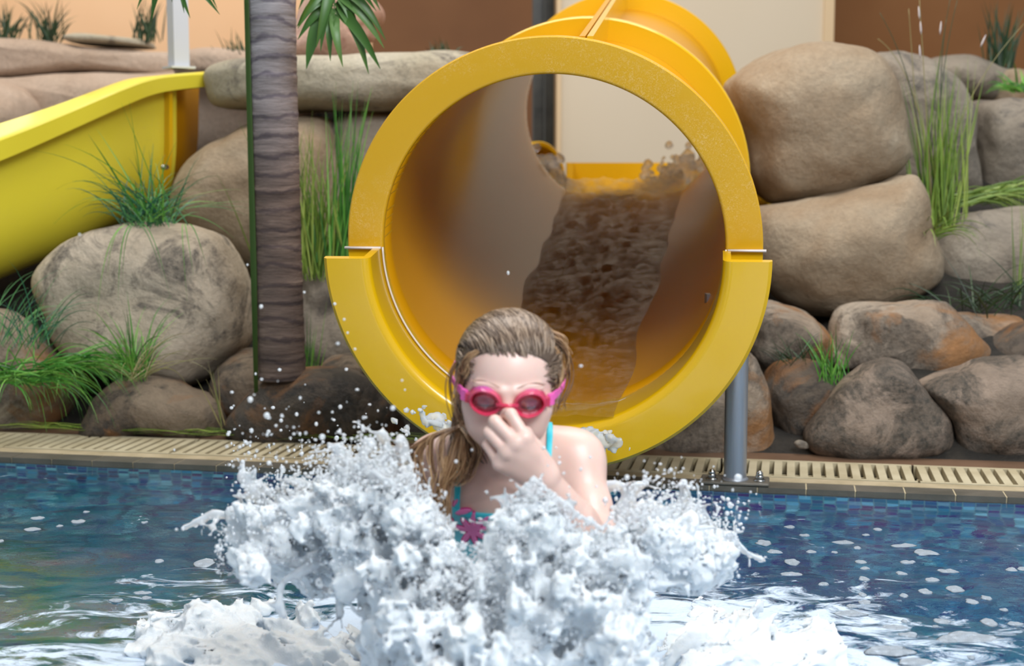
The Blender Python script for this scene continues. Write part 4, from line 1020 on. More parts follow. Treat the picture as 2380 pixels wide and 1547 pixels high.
for i in range(1050):
    t = random.uniform(-1, 1); back = random.random()**1.6*.9
    az = t*1.95       # 0 = forehead centre, +-1.95 past the ear
    base = Vector((math.sin(az), -math.cos(az), 0))
    elev = .32-.10*math.cos(az)*0 + (-.55 if abs(az) > 1.35 else -.0)*min(1, (abs(az)-1.35)*3 if abs(az) > 1.35 else 0) + .22*max(0, math.cos(az))
    d0 = (base+Vector((0, 0, elev+.12*random.random()))).normalized()
    d1 = (end+Vector((random.gauss(0, .12), 0, random.gauss(0, .15)))).normalized()
    ang = d0.angle(d1); axis = d0.cross(d1)
    # hair is swept up and over: bend the path through the crown
    mid = (d0+d1*.6+Vector((0, 0, .9*max(0, math.cos(az))+.15))).normalized()
    n = 15; pts = []; rr = []; ph = random.uniform(0, 6.3); am = random.uniform(0, .012); fq = random.uniform(8, 16); lift = random.uniform(-.01, .045)
    for k in range(n+1):
        u = back+(1-back)*k/n; q = (d0*(1-u)**2+mid*2*u*(1-u)+d1*u*u).normalized()
        q = (q+Vector((math.sin(ph+u*fq), 0, math.cos(ph*1.3+u*fq))).cross(q)*am*1.5).normalized()
        pts.append(HO+HR @ skullp(q, lift*min(1, k/3+.1)+(0 if k else -.02)))
        rr.append(random.uniform(.9, 1.1)*.00135*(.35+.65*min(1, k/3)))
    mb.tube(pts, rr, 4, cap=False)
for i in range(520):          # finer hair over the temples and along the hairline
    s = random.choice((-1, -1, 1)); az = s*random.uniform(.72, 1.5); z0 = random.uniform(-.012, .05) if s < 0 else random.uniform(.0, .05)
    d0 = Vector((math.sin(az), -math.cos(az), (z0-.026)/.0735)).normalized(); d1 = (end+Vector((s*.5, 0, random.gauss(0, .2)))).normalized()
    mid = (d0+d1*.5+Vector((s*.5, 0, .25))).normalized(); pts = []; ph = random.uniform(0, 6)
    for k in range(13):
        u = k/12; q = (d0*(1-u)**2+mid*2*u*(1-u)+d1*u*u).normalized(); w_ = .004*math.sin(ph+k*.9)
        pts.append(HO+HR @ (skullp(q, -.01+.05*min(1, k/3))+Vector((0, 0, w_))))
    mb.tube(pts, [.0011*(.3+.7*min(1, k/3)) for k in range(13)], 4, cap=False)
for i in range(240):
    x = random.uniform(-.045, .045); y = -.062+9*x*x; q0 = Vector((x, 0, .0)); d0 = Vector((x/.0745, -.80, .62+random.uniform(-.12, .1))).normalized()
    pts = []; ph = random.uniform(0, 6); tw = random.uniform(-.25, .25)
    for k in range(8):
        d = (d0+Vector((tw*k/8, k*.07, k*.12))).normalized(); pts.append(HO+HR @ skullp(d, -.012+.05*min(1, k/4)))
    mb.tube(pts, [.0007*(.25+.75*min(1, k/3)) for k in range(8)], 4, cap=False)
mb.build('slicked_hair', M['hair'], girl)
mb = MB()
def strand(pts, r, n=22, spread=.004, wob=.002, cnt=1, m=None):
    for c in range(cnt):
        off = Vector((random.gauss(0, spread), random.gauss(0, spread), random.gauss(0, spread*.5))); ph = random.uniform(0, 6)
        q = cr([Vector(p)+off*(.3+.7*i/max(1, len(pts)-1)) for i, p in enumerate(pts)], n)
        q = [p+Vector((math.sin(ph+i*.55), math.cos(ph+i*.5), 0))*wob*(i/n) for i, p in enumerate(q)]
        (m or mb).tube(q, [r*(1-.6*i/n)*random.uniform(.8, 1.1) for i in range(n)], 4, cap=False)
# image-right loose curls
for pts, c in [([(1283,800,2.09),(1300,820,2.09),(1310,870,2.09),(1296,925,2.08),(1290,960,2.08)], 10), ([(1290,790,2.1),(1318,820,2.1),(1324,880,2.1),(1308,930,2.09),(1302,950,2.09)], 9),
              ([(1280,780,2.1),(1312,800,2.1),(1320,850,2.1),(1300,900,2.1)], 8), ([(1286,830,2.08),(1292,880,2.07),(1288,915,2.07)], 10), ([(1270,765,2.11),(1308,785,2.11),(1322,826,2.11)], 5)]:
    strand([P(*p) for p in pts], .0011, 20, .0045, .003, c)
mb.build('loose_curls', M['hair_gold'], girl)
mb = MB()
for pts, c in [([(1075,850,2.07),(1062,880,2.07),(1058,930,2.07),(1064,980,2.08)], 8), ([(1060,840,2.08),(1044,880,2.08),(1048,940,2.09),(1060,990,2.1),(1052,1020,2.1)], 5),
              ([(1090,820,2.04),(1073,850,2.05),(1066,890,2.06),(1070,915,2.06)], 14), ([(1110,815,2.03),(1085,835,2.035),(1076,870,2.045)], 10)]:
    strand([P(*p) for p in pts], .0011, 20, .0045, .003, c)
mb.build('loose_curls', M['hair_gold'], girl)
mb = MB()
# ponytail over the shoulder at image left
tails = [([(1078,980,2.14),(1062,1030,2.11),(1050,1080,2.095),(1035,1130,2.09),(1020,1185,2.09),(1018,1245,2.10)], 60, .006),
         ([(1078,985,2.14),(1080,1040,2.10),(1078,1080,2.09),(1060,1120,2.09)], 34, .006),
         ([(1070,990,2.13),(1095,1020,2.10),(1110,1050,2.10),(1090,1100,2.10),(1058,1125,2.09)], 18, .005),
         ([(1075,985,2.14),(1040,1000,2.12),(1005,1015,2.12),(975,1045,2.12),(972,1090,2.11),(990,1140,2.10),(1015,1190,2.09),(1020,1240,2.1)], 26, .005),
         ([(1075,990,2.14),(1020,1005,2.12),(975,1030,2.12),(955,1050,2.13),(968,1080,2.13),(960,1060,2.13)], 12, .004),
         ([(1072,990,2.13),(1030,1015,2.11),(1025,1060,2.10),(1030,1110,2.09),(1012,1160,2.09)], 16, .004),
         ([(1070,1000,2.13),(1010,1010,2.11),(1000,1060,2.11),(1012,1120,2.10),(1005,1170,2.09),(1030,1210,2.09)], 10, .004),
         ([(1040,1060,2.1),(1030,1120,2.09),(1042,1180,2.08),(1040,1260,2.09)], 10, .003)]
for pts, c, s in tails: strand([P(*p) for p in pts], .0012, 26, s, .003, c)
mb.build('ponytail', M['hair_gold'], girl)
mb = MB()
for i in range(150):
    x = random.uniform(1055, 1095); strand([H(-.055+random.uniform(-.01, .012), .05, random.uniform(-.03, .02)), P(x, 975, 2.16), P(x+random.uniform(-12, 16), 1030, 2.135), P(x+random.uniform(-20, 24), 1075, 2.12)], .0014, 14, .004, .002, 1)
mb.build('hair_at_nape', M['hair'], girl)
# ============================================================ POOL WATER
def water_mat():
    m, nt, b = new_mat('pool_water'); L = nt.links; out = nt.nodes['Material Output']
    b.inputs['Base Color'].default_value = (.82, .95, 1, 1); b.inputs['Roughness'].default_value = .02; b.inputs['IOR'].default_value = 1.33
    b.inputs['Transmission Weight'].default_value = 1
    tc = N(nt, 'ShaderNodeTexCoord'); v = tc.outputs['Object']
    mp = N(nt, 'ShaderNodeMapping'); mp.inputs['Scale'].default_value = (1, 1.6, 1); L.new(v, mp.inputs['Vector'])
    n1 = noise_tex(nt, 16, 4, .55, .6, mp.outputs[0]); n1b = noise_tex(nt, 46, 4, .6, .8, mp.outputs[0]); nm = N(nt, 'ShaderNodeMath', operation='MULTIPLY_ADD'); nm.inputs[1].default_value = .4; L.new(n1b.outputs[0], nm.inputs[0]); L.new(n1.outputs[0], nm.inputs[2]); bump(nt, b, nm.outputs[0], .10, .012)
    # foam: churned white around the splash, breaking into veins outwards
    vs = N(nt, 'ShaderNodeVectorMath', operation='SUBTRACT'); vs.inputs[1].default_value = (-.03, 2.08, 0); L.new(v, vs.inputs[0])
    vm = N(nt, 'ShaderNodeVectorMath', operation='MULTIPLY'); vm.inputs[1].default_value = (1.0, 1.15, 0); L.new(vs.outputs[0], vm.inputs[0])
    ln = N(nt, 'ShaderNodeVectorMath', operation='LENGTH'); L.new(vm.outputs[0], ln.inputs[0])
    mr = N(nt, 'ShaderNodeMapRange'); mr.inputs['From Min'].default_value = .30; mr.inputs['From Max'].default_value = 1.2
    mr.inputs['To Min'].default_value = .30; mr.inputs['To Max'].default_value = -.14; L.new(ln.outputs['Value'], mr.inputs[0])
    nf = noise_tex(nt, 6.5, 9, .66, 1.6, mp.outputs[0])
    ad = N(nt, 'ShaderNodeMath', operation='ADD'); L.new(nf.outputs[0], ad.inputs[0]); L.new(mr.outputs[0], ad.inputs[1])
    rr = ramp(nt, [(.50, (0, 0, 0)), (.62, (1, 1, 1))]); L.new(ad.outputs[0], rr.inputs[0])
    foam = N(nt, 'ShaderNodeBsdfPrincipled'); foam.inputs['Base Color'].default_value = (.66, .78, .92, 1); foam.inputs['Roughness'].default_value = .5
    nb = noise_tex(nt, 90, 5, .7, 0, v); q = N(nt, 'ShaderNodeBump'); q.inputs['Strength'].default_value = .6; q.inputs['Distance'].default_value = .01; L.new(nb.outputs[0], q.inputs['Height']); L.new(q.outputs[0], foam.inputs['Normal'])
    mx = N(nt, 'ShaderNodeMixShader'); L.new(rr.outputs[0], mx.inputs[0]); L.new(b.outputs[0], mx.inputs[1]); L.new(foam.outputs[0], mx.inputs[2]); L.new(mx.outputs[0], out.inputs[0])
    return m
M['water'] = water_mat()
nx, ny = 420, 300; xs = np.linspace(-3.2, 3.2, nx); V = []; F = []
def wz(x, y):
    r = math.hypot(x+.03, (y-2.08)*1.1); a = .006+.016*math.exp(-(r/.6)**2)
    s = .004 if y > 3.2 else 1
    e = min(1, max(0, (3.94-.1884*(x+1.377)-y)/.25))
    return (a*(mn.noise(Vector((x*3.2, y*5.5, 0)))+.5*mn.noise(Vector((x*8, y*13, 3))))+.004*mn.noise(Vector((x*20, y*26, 7)))*math.exp(-(r/1.0)**2)+.0016*mn.noise(Vector((x*15, y*22, 9)))) * (.35+.65*e) - .002
for j in range(ny):
    for i in range(nx):
        x = -3.2+6.4*i/(nx-1); ye = EO.y-.1884*x+.004; y = 1.05+(ye-1.05)*j/(ny-1); V.append((x, y, wz(x, y)))
for j in range(ny-1):
    for i in range(nx-1):
        a = j*nx+i; F.append((a, a+1, a+nx+1, a+nx))
o = mesh_obj('pool_water', V, F, M['water']); tag(o, 'blue rippled pool water surface with foam in front of the slide', 'water', kind='stuff')

# ============================================================ SPLASH
def splash_mat(name, col, tr, rough, sss, bs):
    m, nt, b = new_mat(name)
    b.inputs['Base Color'].default_value = (*col, 1); b.inputs['Roughness'].default_value = rough; b.inputs['IOR'].default_value = 1.33
    b.inputs['Transmission Weight'].default_value = tr; b.inputs['Subsurface Weight'].default_value = sss; b.inputs['Subsurface Radius'].default_value = (.02, .025, .03)
    n = noise_tex(nt, 70, 6, .75, .5); bump(nt, b, n.outputs[0], bs, .012)
    return m
M['foam'] = splash_mat('aerated_splash', (.88, .935, 1.0), .12, .25, .9, .45)
M['foam'].node_tree.nodes['Principled BSDF'].inputs['Subsurface Radius'].default_value = (.05, .055, .06)
M['clear'] = splash_mat('clear_splash', (.95, .98, 1), .6, .06, .2, .15)
M['bubbly'] = splash_mat('bubbly_stream', (1, .95, .86), .92, .22, 0, .8)
M['slidewater'] = splash_mat('slide_water', (1, .97, .92), 1.0, .08, 0, .9)
M['drop'] = splash_mat('droplets', (.95, .98, 1), .5, .06, 0, 0)
M['patch'] = splash_mat('foam_patch', (.60, .68, .76), .15, .5, .2, 1.0)
rs = np.random.default_rng(5)
LT = [rs.random((32, 32, 32)).astype(np.float32)*2-1 for _ in range(3)]
def vnoise(x, y, z, l=0):
    L = LT[l]; x, y, z = np.broadcast_arrays(x, y, z)
    xi = np.floor(x).astype(np.int32); yi = np.floor(y).astype(np.int32); zi = np.floor(z).astype(np.int32)
    u = x-xi; v = y-yi; w_ = z-zi
    u = u*u*(3-2*u); v = v*v*(3-2*v); w_ = w_*w_*(3-2*w_)
    xi &= 31; yi &= 31; zi &= 31; xj = (xi+1) & 31; yj = (yi+1) & 31; zj = (zi+1) & 31
    a = L[xi, yi, zi]*(1-u)+L[xj, yi, zi]*u; b = L[xi, yj, zi]*(1-u)+L[xj, yj, zi]*u
    c = L[xi, yi, zj]*(1-u)+L[xj, yi, zj]*u; d = L[xi, yj, zj]*(1-u)+L[xj, yj, zj]*u
    return (a*(1-v)+b*v)*(1-w_)+(c*(1-v)+d*v)*w_
hs = .0037
S = Field((-.64, 1.66, -.03), (.54, 2.62, .36), hs); S.pad = .045
top = [(330,1440),(400,1400),(500,1330),(545,1220),(565,1170),(600,1190),(640,1170),(700,1150),(760,1120),(800,1100),(850,1085),(900,1105),(950,1150),(1000,1205),(1040,1260),(1065,1300),(1100,1315),(1135,1305),(1158,1265),(1190,1195),(1240,1155),(1290,1190),(1350,1240),(1400,1270),(1440,1215),(1480,1195),(1540,1190),(1600,1195),(1660,1255),(1720,1300),(1760,1325),(1800,1400)]
tx = np.array([t[0] for t in top]); ty = np.array([t[1] for t in top])
def ytop(px): return float(np.interp(px, tx, ty))
for i in range(1500):
    px = rs.uniform(560, 1680); y0 = ytop(px); k = rs.random()**1.1
    py = y0+14+k*(1560-y0)
    side = abs(px-1180)/460
    Y = rs.normal(1.90+.22*min(1, side)**2, .03+.05*k)
    if 1000 < px < 1420: Y = min(Y, 1.98)
    if px < 880 and py > 1320+(px-560)*.10: continue
    if px > 1480 and py > 1350: continue
    q = P(px, py, Y)
    if q.z < -.02: continue
    r = rs.uniform(.010, .018)+.014*k
    S.ell(q, (r, r, r), .012)
for (px, py, w, h, n) in [(430,1475,110,60,40),(560,1525,140,45,40), (700,1440,50,22,10), (600,1400,40,16,8), (760,1380,40,16,8), (1950,1520,60,24,10),(520,1440,60,40,24),(660,1500,80,35,16),(1800,1510,110,50,36),(1880,1450,80,60,26),(1700,1455,60,26,12),(1660,1520,110,35,26),(900,1530,160,40,36),(1790,1385,50,24,12),(1240,1530,260,40,40)]:
    for i in range(n):
        x = px+rs.normal()*w*.5; y = py+rs.normal()*h*.5
        q = PZ(x, y, rs.uniform(-.012, .010))
        if q.y > 2.58 or q.y < 1.7: continue
        r = rs.uniform(.014, .026); S.ell(q, (r*1.6, r*1.4, r*.8), .014)
X, Y_, Z = S.coords()
m_ = S.F < .06
gx, gy, gz = np.broadcast_arrays(X, Y_, Z); gx = gx[m_]; gy = gy[m_]; gz = gz[m_]
ox, oy, oz = gx+.03, gy-2.02, gz+.12
rr_ = np.sqrt(ox**2+oy**2+oz**2); th = np.arctan2(oz, ox); ph = np.arctan2(oy, np.sqrt(ox**2+oz**2))
f = .55*np.abs(vnoise(th*9, ph*9, rr_*5, 0))+.45*np.abs(vnoise(th*21, ph*21, rr_*11+5, 1))
iso = .5*np.abs(vnoise(gx*30, gy*30, gz*30, 2))+.3*np.abs(vnoise(gx*62, gy*62, gz*62, 0))+.2*np.abs(vnoise(gx*118, gy*118, gz*118, 1))
hgt = np.where(gz < .05, .8, np.clip(gz/.16, .38, 1)); fine = np.abs(vnoise(gx*190, gy*190, gz*190, 2))
S.F[m_] += hgt*(np.where(gz < .05, .095, .050)*(f-.19)+np.where(gz < .05, .034, .036)*(iso-.20)+np.where(gz < .05, .0, .010)*(fine-.22))-.0055
J = Field((-.70, 1.70, -.03), (.60, 2.80, .50), .0048)
def jet(pts, Y, r0, r1, br=0, fld=None):
    fld = fld or J
    W = cr([P(x, y, Y) for x, y in pts], 16)
    for i in range(15):
        u = i/15; r = (r0*(1-u)+r1*u)*(.35+.5*rs.random()); fld.cap(W[i], W[i+1], r, r*.9, .006)
        if rs.random() < br:
            d = Vector(rs.normal(size=3)).normalized()*rs.uniform(.012, .045); fld.cap(W[i], W[i]+d, r*.8, .0028, .006)
            if rs.random() < .6: fld.ell(W[i]+d*1.25, (.004,)*3, .003)
    fld.ell(W[15], (r1*1.1,)*3, .005)
random.seed(3)
jets = [([(640,1200),(560,1200),(500,1195),(455,1212),(425,1228)], 2.15, .012, .004, .5), ([(640,1210),(600,1160),(572,1120),(560,1103)], 2.15, .014, .006, 1), ([(700,1175),(640,1150),(600,1130),(575,1110)], 2.16, .012, .005, .9),
        ([(760,1170),(800,1120),(830,1080),(860,1030)], 2.12, .018, .009, 1), ([(820,1150),(800,1090),(790,1050),(785,1040)], 2.13, .014, .008, 1), ([(860,1140),(885,1090),(905,1060),(890,1010)], 2.12, .016, .008, 1),
        ([(900,1140),(925,1100),(940,1050),(930,1020)], 2.11, .014, .007, 1), ([(740,1180),(720,1140),(700,1122),(680,1118)], 2.16, .011, .006, .6), ([(960,1190),(950,1130),(940,1090)], 2.06, .012, .006, .8), ([(880,1120),(860,1080),(800,1070),(785,1060)], 2.14, .010, .006, .8),
        ([(1010,1240),(1000,1190),(985,1150)], 1.98, .010, .005, .8), ([(1040,1270),(1020,1215),(1010,1180)], 1.97, .008, .004, .8),
        ([(1200,1200),(1225,1160),(1240,1130),(1238,1115)], 1.93, .012, .005, 1), ([(1270,1190),(1300,1170),(1330,1190)], 1.93, .008, .005, .8), ([(1180,1210),(1160,1215),(1150,1230)], 1.93, .008, .004, .8),
        ([(1440,1250),(1440,1190),(1455,1140),(1430,1125),(1408,1128)], 2.14, .010, .005, .8), ([(1450,1200),(1470,1150),(1485,1130),(1480,1125)], 2.15, .008, .004, .7), ([(1500,1240),(1540,1200),(1580,1170),(1590,1120)], 2.14, .012, .005, 1),
        ([(1560,1220),(1600,1180),(1640,1200),(1660,1240)], 2.14, .009, .004, .8), ([(1600,1250),(1680,1240),(1730,1280),(1770,1300)], 2.18, .010, .004, .9), ([(1480,1240),(1510,1190),(1530,1175)], 2.14, .009, .004, .8),
        ([(760,1330),(720,1300),(690,1310),(640,1300),(600,1295)], 2.05, .010, .005, .5), ([(740,1310),(660,1350),(650,1400),(660,1430)], 2.03, .009, .005, .4), ([(820,1320),(790,1380),(790,1430)], 2.02, .007, .004, .4), ([(620,1240),(580,1290),(560,1330)], 2.1, .009, .005, .6)]
for a in jets: jet(*a)
# thin torn sheets: strings of beads rising from the crest everywhere
for i in range(230):
    px = rs.uniform(560, 1650)
    if 1045 < px < 1140: continue
    y0 = ytop(px)+14; side = (px-1180)/460; Y = 1.92+.22*min(1, abs(side))**2+rs.normal()*.03
    ang = side*.9+rs.normal()*.35; L = rs.uniform(14, 46)
    if 1150 < px < 1420: L *= .55
    pts = [(px, y0), (px+math.sin(ang)*L*.6, y0-math.cos(ang)*L*.6), (px+math.sin(ang)*L+rs.normal()*5, y0-math.cos(ang)*L)]
    W = cr([P(x, y, Y) for x, y in pts], 6); r = rs.uniform(.003, .006)
    for k in range(5): J.cap(W[k], W[k+1], r*(1-k*.12), r*(1-k*.14), .004)
def rough(V, amp, sc):
    V = np.array(V); ph = rs.uniform(0, 6, 9)
    d = np.zeros_like(V)
    for a in range(3):
        for o_, (f, w) in enumerate(((sc, 1), (sc*2.1, .5), (sc*4.3, .3))):
            d[:, a] += w*np.sin(V[:, (a+1) % 3]*f+ph[a*3+o_]+1.7*np.sin(V[:, (a+2) % 3]*f*.8+ph[(a*3+o_+4) % 9]))*np.cos(V[:, a]*f*.9+ph[(a+o_) % 9])
    return V+d*amp
V, Q = surface_nets(S.F, S.lo, hs); o = np_obj('water_splash', V, Q, M['foam']); tag(o, 'big white churning splash around the girl', 'splash', kind='stuff')
V, Q = surface_nets(J.F, J.lo, .0048); o = np_obj('splash_jets', rough(V, .0010, 90), Q, M['clear']); tag(o, 'torn fingers of clear water thrown up around the rim of the splash', 'splash', kind='stuff')
# droplets
bm = bmesh.new(); bmesh.ops.create_icosphere(bm, subdivisions=2, radius=1); tv = np.array([v.co[:] for v in bm.verts]); tf = np.array([[v.index for v in f.verts] for f in bm.faces]); bm.free()
def spheres(name, C, R, mat):
    n = len(C); C = np.array(C); R = np.array(R); st = rs.uniform(.8, 1.3, (n, 1, 3))
    V = (tv[None]*R[:, None, None]*st+C[:, None]).reshape(-1, 3); F = (tf[None]+np.arange(n)[:, None, None]*len(tv)).reshape(-1, 3)
    return np_obj(name, V, F, mat)
C = []; R = []
for i in range(3400):
    px = rs.uniform(500, 1720); side = (px-1180)/460; y0 = ytop(px)
    py = y0+rs.normal()*38-12-abs(rs.normal())*14
    if py > y0+60: py = y0-10
    if 1040 < px < 1150 and py < 1260: continue
    if 1150 < px < 1420: py = max(py, y0-42)
    Y = 1.90+.22*min(1, abs(side))**2+rs.normal()*.04
    C.append(tuple(P(px, py, Y))); R.append(rs.gamma(2.0, .00045)+.0006)
for i in range(3800):
    px = rs.uniform(570, 1660); y0 = ytop(px); py = y0+rs.uniform(0, 1)**1.3*(1500-y0)
    if px < 880 and py > 1300+(px-560)*.10: continue
    if px > 1480 and py > 1340: continue
    side = (px-1180)/460; C.append(tuple(P(px, py, 1.845+.20*min(1, abs(side))**2-.05*rs.random()-.03*(py-y0)/300))); R.append(rs.gamma(1.6, .00035)+.0005)
for i in range(300):
    px = rs.uniform(520, 960); py = 1130-abs(rs.normal())*95; C.append(tuple(P(px, py, rs.uniform(1.9, 2.5)))); R.append(rs.gamma(2, .0005)+.0006)
for i in range(160):
    px = rs.uniform(1400, 1760); py = 1220-abs(rs.normal())*50; C.append(tuple(P(px, py, rs.uniform(2.0, 2.3)))); R.append(rs.gamma(2, .0005)+.0006)
for (px, py, r) in [(620,965,9),(655,966,7),(607,712,7),(707,679,6),(778,706,8),(800,742,6),(808,773,6),(785,798,6),(825,811,6),(805,858,6),(830,905,6),(608,881,6),(539,911,6),(697,1008,6),(683,1008,5),(735,985,8),(791,945,8),(790,1000,7),(845,970,6),(593,1060,7),(575,1030,6),(405,1045,5),(593,1092,4),(1181,634,7),(1350,850,6),(1727,1227,8),(1700,1190,6),(1270,985,6),(1264,1040,7),(1288,1085,8),(1310,1100,6),(1395,1075,6),(1340,1005,5),(1060,1072,6),(1097,1045,5),(470,1195,6),(455,1220,8),(425,1228,7),(410,1230,5),(505,1270,8),(550,1262,5),(1090,955,0),(1698,1442,10),(1672,1000,0),(1600,1132,9),(1612,1192,9),(590,790,0),(575,615,5),(185,545,5),(250,640,0)]:
    if r: C.append(tuple(P(px, py, 2.0+rs.uniform(-.1, .25)))); R.append(r/FP*2.05*.62)
# beads of water on arms and shoulder
for (px, py) in [(1292,1040),(1300,1062),(1262,1110),(1247,1118),(1290,1095),(1305,1115),(1311,1098),(1318,1140),(1322,1132),(1300,1075),(1372,1062),(1350,1090),(1386,1130),(1290,1160)]:
    C.append(tuple(P(px, py, 2.0))); R.append(rs.uniform(.0012, .0028))
o = spheres('spray_droplets', C, R, M['drop']); tag(o, 'loose droplets flying off the splash', 'spray', kind='stuff')
for f in o.data.polygons: pass

# foam flakes drifting on the pool, each a thing
fl = [(1962,1256,56,7),(2100,1262,64,8),(2150,1280,54,16),(2032,1283,0,0),(1775,1262,36,12),(1885,1279,26,6),(1840,1303,40,14),(1800,1280,34,9),(1870,1240,24,6),(1993,1270,18,6),(2012,1240,18,5),(2040,1230,22,5),(1835,1222,26,6),(1840,1330,56,10),(2001,1303,26,8),(2110,1302,38,8),(2204,1322,50,9),(2095,1327,28,8),(2165,1342,34,9),(2008,1342,26,9),(2010,1318,22,6),(1914,1356,26,7),(1940,1279,16,5),(2220,1366,46,15),(2150,1372,32,12),(2101,1382,20,9),(2005,1378,20,9),(2010,1396,32,10),(1975,1424,74,14),(2258,1398,32,13),(2293,1389,26,10),(2333,1415,20,8),(2190,1434,40,12),(2300,1438,38,18),(2360,1442,40,8),(2350,1318,30,9),(2080,1452,64,14),(2112,1472,46,12),(2245,1475,150,26),(2102,1438,16,8),(1980,1405,24,9),(2175,1450,14,5),(2257,1521,18,8),(2065,1508,120,24),(2130,1530,90,18),(2378,1316,30,10),
      (88,1199,30,8),(182,1206,34,8),(74,1223,40,9),(138,1216,16,5),(200,1187,16,4),(336,1212,16,5),(0,1254,16,6),(370,1300,22,9),(475,1305,50,22),(270,1395,34,9),(340,1388,26,7),(330,1376,44,7),(545,1285,44,12),(560,1275,30,9)]
first = {}
for i, (px, py, w, h) in enumerate(fl):
    if not w: continue
    c = PZ(px, py, .001); rx = w/2/FP*c.y; g1 = PZ(px, py-h/2, 0); g0 = PZ(px, py+h/2, 0); ry = (g1.y-g0.y)/2
    n = 40; V = []; F = []; rings = 7; sd = i*3.7
    curve = .5 if (px, py) in ((2245, 1475), (2150, 1280)) else rs.uniform(-.2, .2)
    for j in range(rings+1):
        s = 1-j/rings
        for k in range(n):
            a = 2*PI*k/n; q = 1+.32*mn.noise(Vector((math.cos(a)*1.3, math.sin(a)*1.3, sd)))+.10*mn.noise(Vector((math.cos(a)*5, math.sin(a)*5, sd)))
            x = rx*math.cos(a)*q*s; y = ry*math.sin(a)*q*s-curve*ry*((x/rx)**2)
            V.append((x, y, .0032*math.sqrt(max(0, 1-s*s))*(1+.8*mn.noise(Vector((x*90, y*90, sd))))-.001))
    for j in range(rings):
        for k in range(n): F.append((j*n+k, j*n+(k+1) % n, (j+1)*n+(k+1) % n, (j+1)*n+k))
    F.append(tuple(range(n))[::-1])
    o = mesh_obj('foam_patch', V, F, M['patch']); o.location = (c.x, c.y, wz(c.x, c.y)+.001)
    if w == 150: tag(o, 'largest curved foam flake, near the lower right corner of the pool', 'foam')
    elif px < 600: tag(o, 'small foam flake floating on the pool left of the splash', 'foam', 'foam flakes left of the splash')
    else: tag(o, 'small foam flake floating on the pool right of the splash', 'foam', 'foam flakes right of the splash')

# ---- water on the slide
V = []; F = []; ns, nc = 150, 60
for i in range(ns+1):
    s_ = -.115+(SL+.35)*i/ns; t = i/ns; dep = (.030+.055*t)*(1+.35*mn.noise(Vector((s_*2.3, 1, 0))))
    hw = math.sqrt(RI*RI-(RI-dep)**2)
    for k in range(nc+1):
        u = -1+2*k/nc; x = u*hw
        z = -RI+dep+(.010+.016*t)*(1-u*u)*(mn.noise(Vector((x*16, s_*13, 0)))+.6*mn.noise(Vector((x*34, s_*30, 4))))
        q = SM @ Vector((x, s_, z)); V.append(q)
for i in range(ns):
    for k in range(nc):
        a = i*(nc+1)+k; F.append((a, a+1, a+nc+2, a+nc+1))
o = mesh_obj('slide_water', V, F, M['slidewater']); tag(o, 'shallow stream of water running down inside the tube slide', 'water', kind='stuff')
I_ = Field((.02, 5.9, .45), (.95, 6.8, 1.02), .008)
for i in range(330):
    t = rs.random(); a = (1262, 385); b = (1330, 500); px = a[0]+(b[0]-a[0])*t+rs.normal()*17*(1-.3*t); py = a[1]+(b[1]-a[1])*t+rs.normal()*22
    I_.ell(P(px, py, 6.5-.2*t+rs.normal()*.03), (rs.uniform(.008, .022),)*3, .006)
for i in range(380):
    t = rs.random(); a = (1605, 385); b = (1505, 490); px = a[0]+(b[0]-a[0])*t+rs.normal()*24; py = a[1]+(b[1]-a[1])*t+rs.normal()*26
    I_.ell(P(px, py, 6.45-.2*t+rs.normal()*.03), (rs.uniform(.008, .022),)*3, .006)
for i in range(300):
    px = rs.normal()*70+1425; py = 500-rs.random()*38*math.exp(-((px-1420)/60)**2); I_.ell(P(px, py, 6.1+rs.normal()*.05), (rs.uniform(.008, .02),)*3, .006)
V, Q = surface_nets(I_.F, I_.lo, .008); o = np_obj('inlet_streams', rough(V, .003, 70), Q, M['bubbly']); tag(o, 'bubbling water pouring from the two inlets at the top of the tube slide', 'water', kind='stuff')
K_ = Field((-.42, 3.05, .0), (.45, 3.42, .42), .0052)
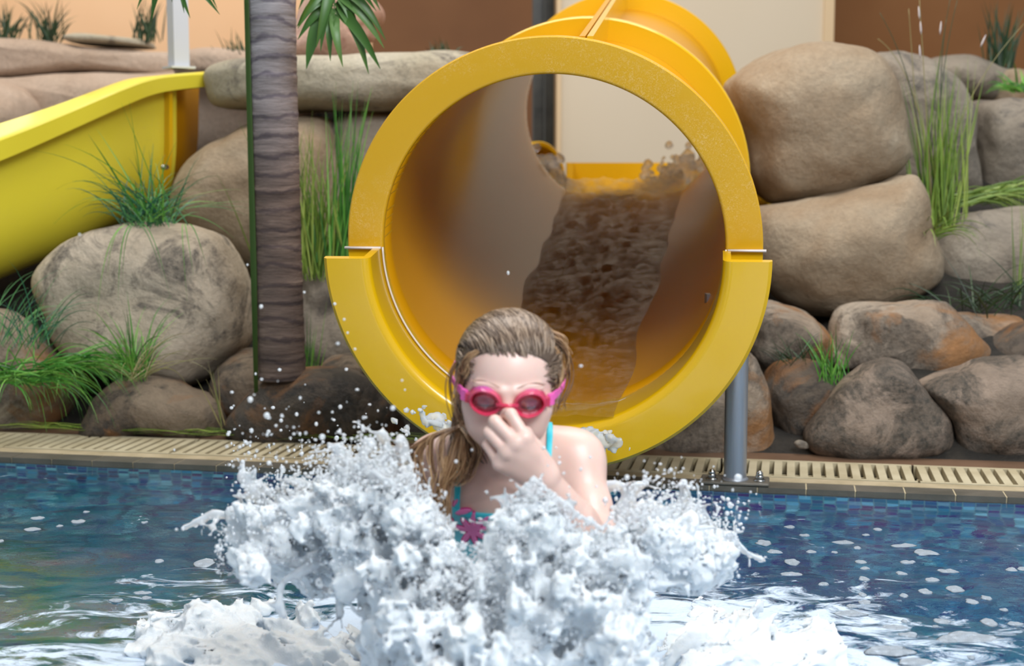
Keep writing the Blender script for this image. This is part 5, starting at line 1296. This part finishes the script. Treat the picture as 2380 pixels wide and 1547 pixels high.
for (x0, y0, x1, y1, n) in [(990, 968, 1075, 1010, 130), (1330, 1010, 1440, 1030, 150), (1375, 1020, 1400, 1050, 50), (930, 1035, 945, 960, 14)]:
    for i in range(n):
        t = rs.random(); px = x0+(x1-x0)*t+rs.normal()*8; py = y0+(y1-y0)*t+rs.normal()*9; K_.ell(P(px+rs.normal()*8, py+rs.normal()*6, 3.262+rs.normal()*.009), (rs.uniform(.003, .0085),)*3, .005)
V, Q = surface_nets(K_.F, K_.lo, .0052); o = np_obj('lip_water', rough(V, .002, 100), Q, M['clear']); tag(o, 'frothy water spilling over the lower lip of the slide on both sides of the girl', 'water', kind='stuff')

# ============================================================ CAMERA, LIGHT
cam = bpy.data.cameras.new('camera'); co = bpy.data.objects.new('camera', cam); col.objects.link(co); sc.camera = co
co.location = (0, 0, CH); co.rotation_euler = (math.radians(90)-TH, 0, 0); cam.sensor_width = 36; cam.lens = FP/2380*36; cam.clip_start = .05; cam.clip_end = 60
cam.dof.use_dof = True; cam.dof.focus_distance = 2.95; cam.dof.aperture_fstop = 4.0
w = bpy.data.worlds.new('world'); sc.world = w; w.use_nodes = True
bg = w.node_tree.nodes['Background']; bg.inputs[0].default_value = (.80, .88, 1.0, 1); bg.inputs[1].default_value = .40
def area(name, loc, tgt, sx, sy, e, c):
    l = bpy.data.lights.new(name, 'AREA'); l.shape = 'RECTANGLE'; l.size = sx; l.size_y = sy; l.energy = e; l.color = c
    o = bpy.data.objects.new(name, l); o.location = loc; o.rotation_euler = (Vector(tgt)-Vector(loc)).to_track_quat('-Z', 'Y').to_euler(); col.objects.link(o); return o
area('window_light', (1.7, -.7, 3.9), (0, 2.5, .2), 2.8, 2.2, 300, (.92, .96, 1))
area('skylight', (-.2, 4.4, 4.6), (0, 5.2, .4), 4.5, 2.5, 210, (1, .96, .90))
area('left_wall_fill', (-2.8, 7.0, 4.2), (-2.6, 8.6, 1.6), 2.2, .6, 45, (1, .86, .68))  # unseen warm light added to brighten the left wall, no fixture there
sc.view_settings.view_transform = 'Standard'; sc.view_settings.look = 'None'; sc.view_settings.exposure = 0; sc.view_settings.gamma = 1
sc.view_settings.use_curve_mapping = False
sc.cycles.use_denoising = True; sc.cycles.max_bounces = 12; sc.cycles.transmission_bounces = 10; sc.cycles.sample_clamp_indirect = 20
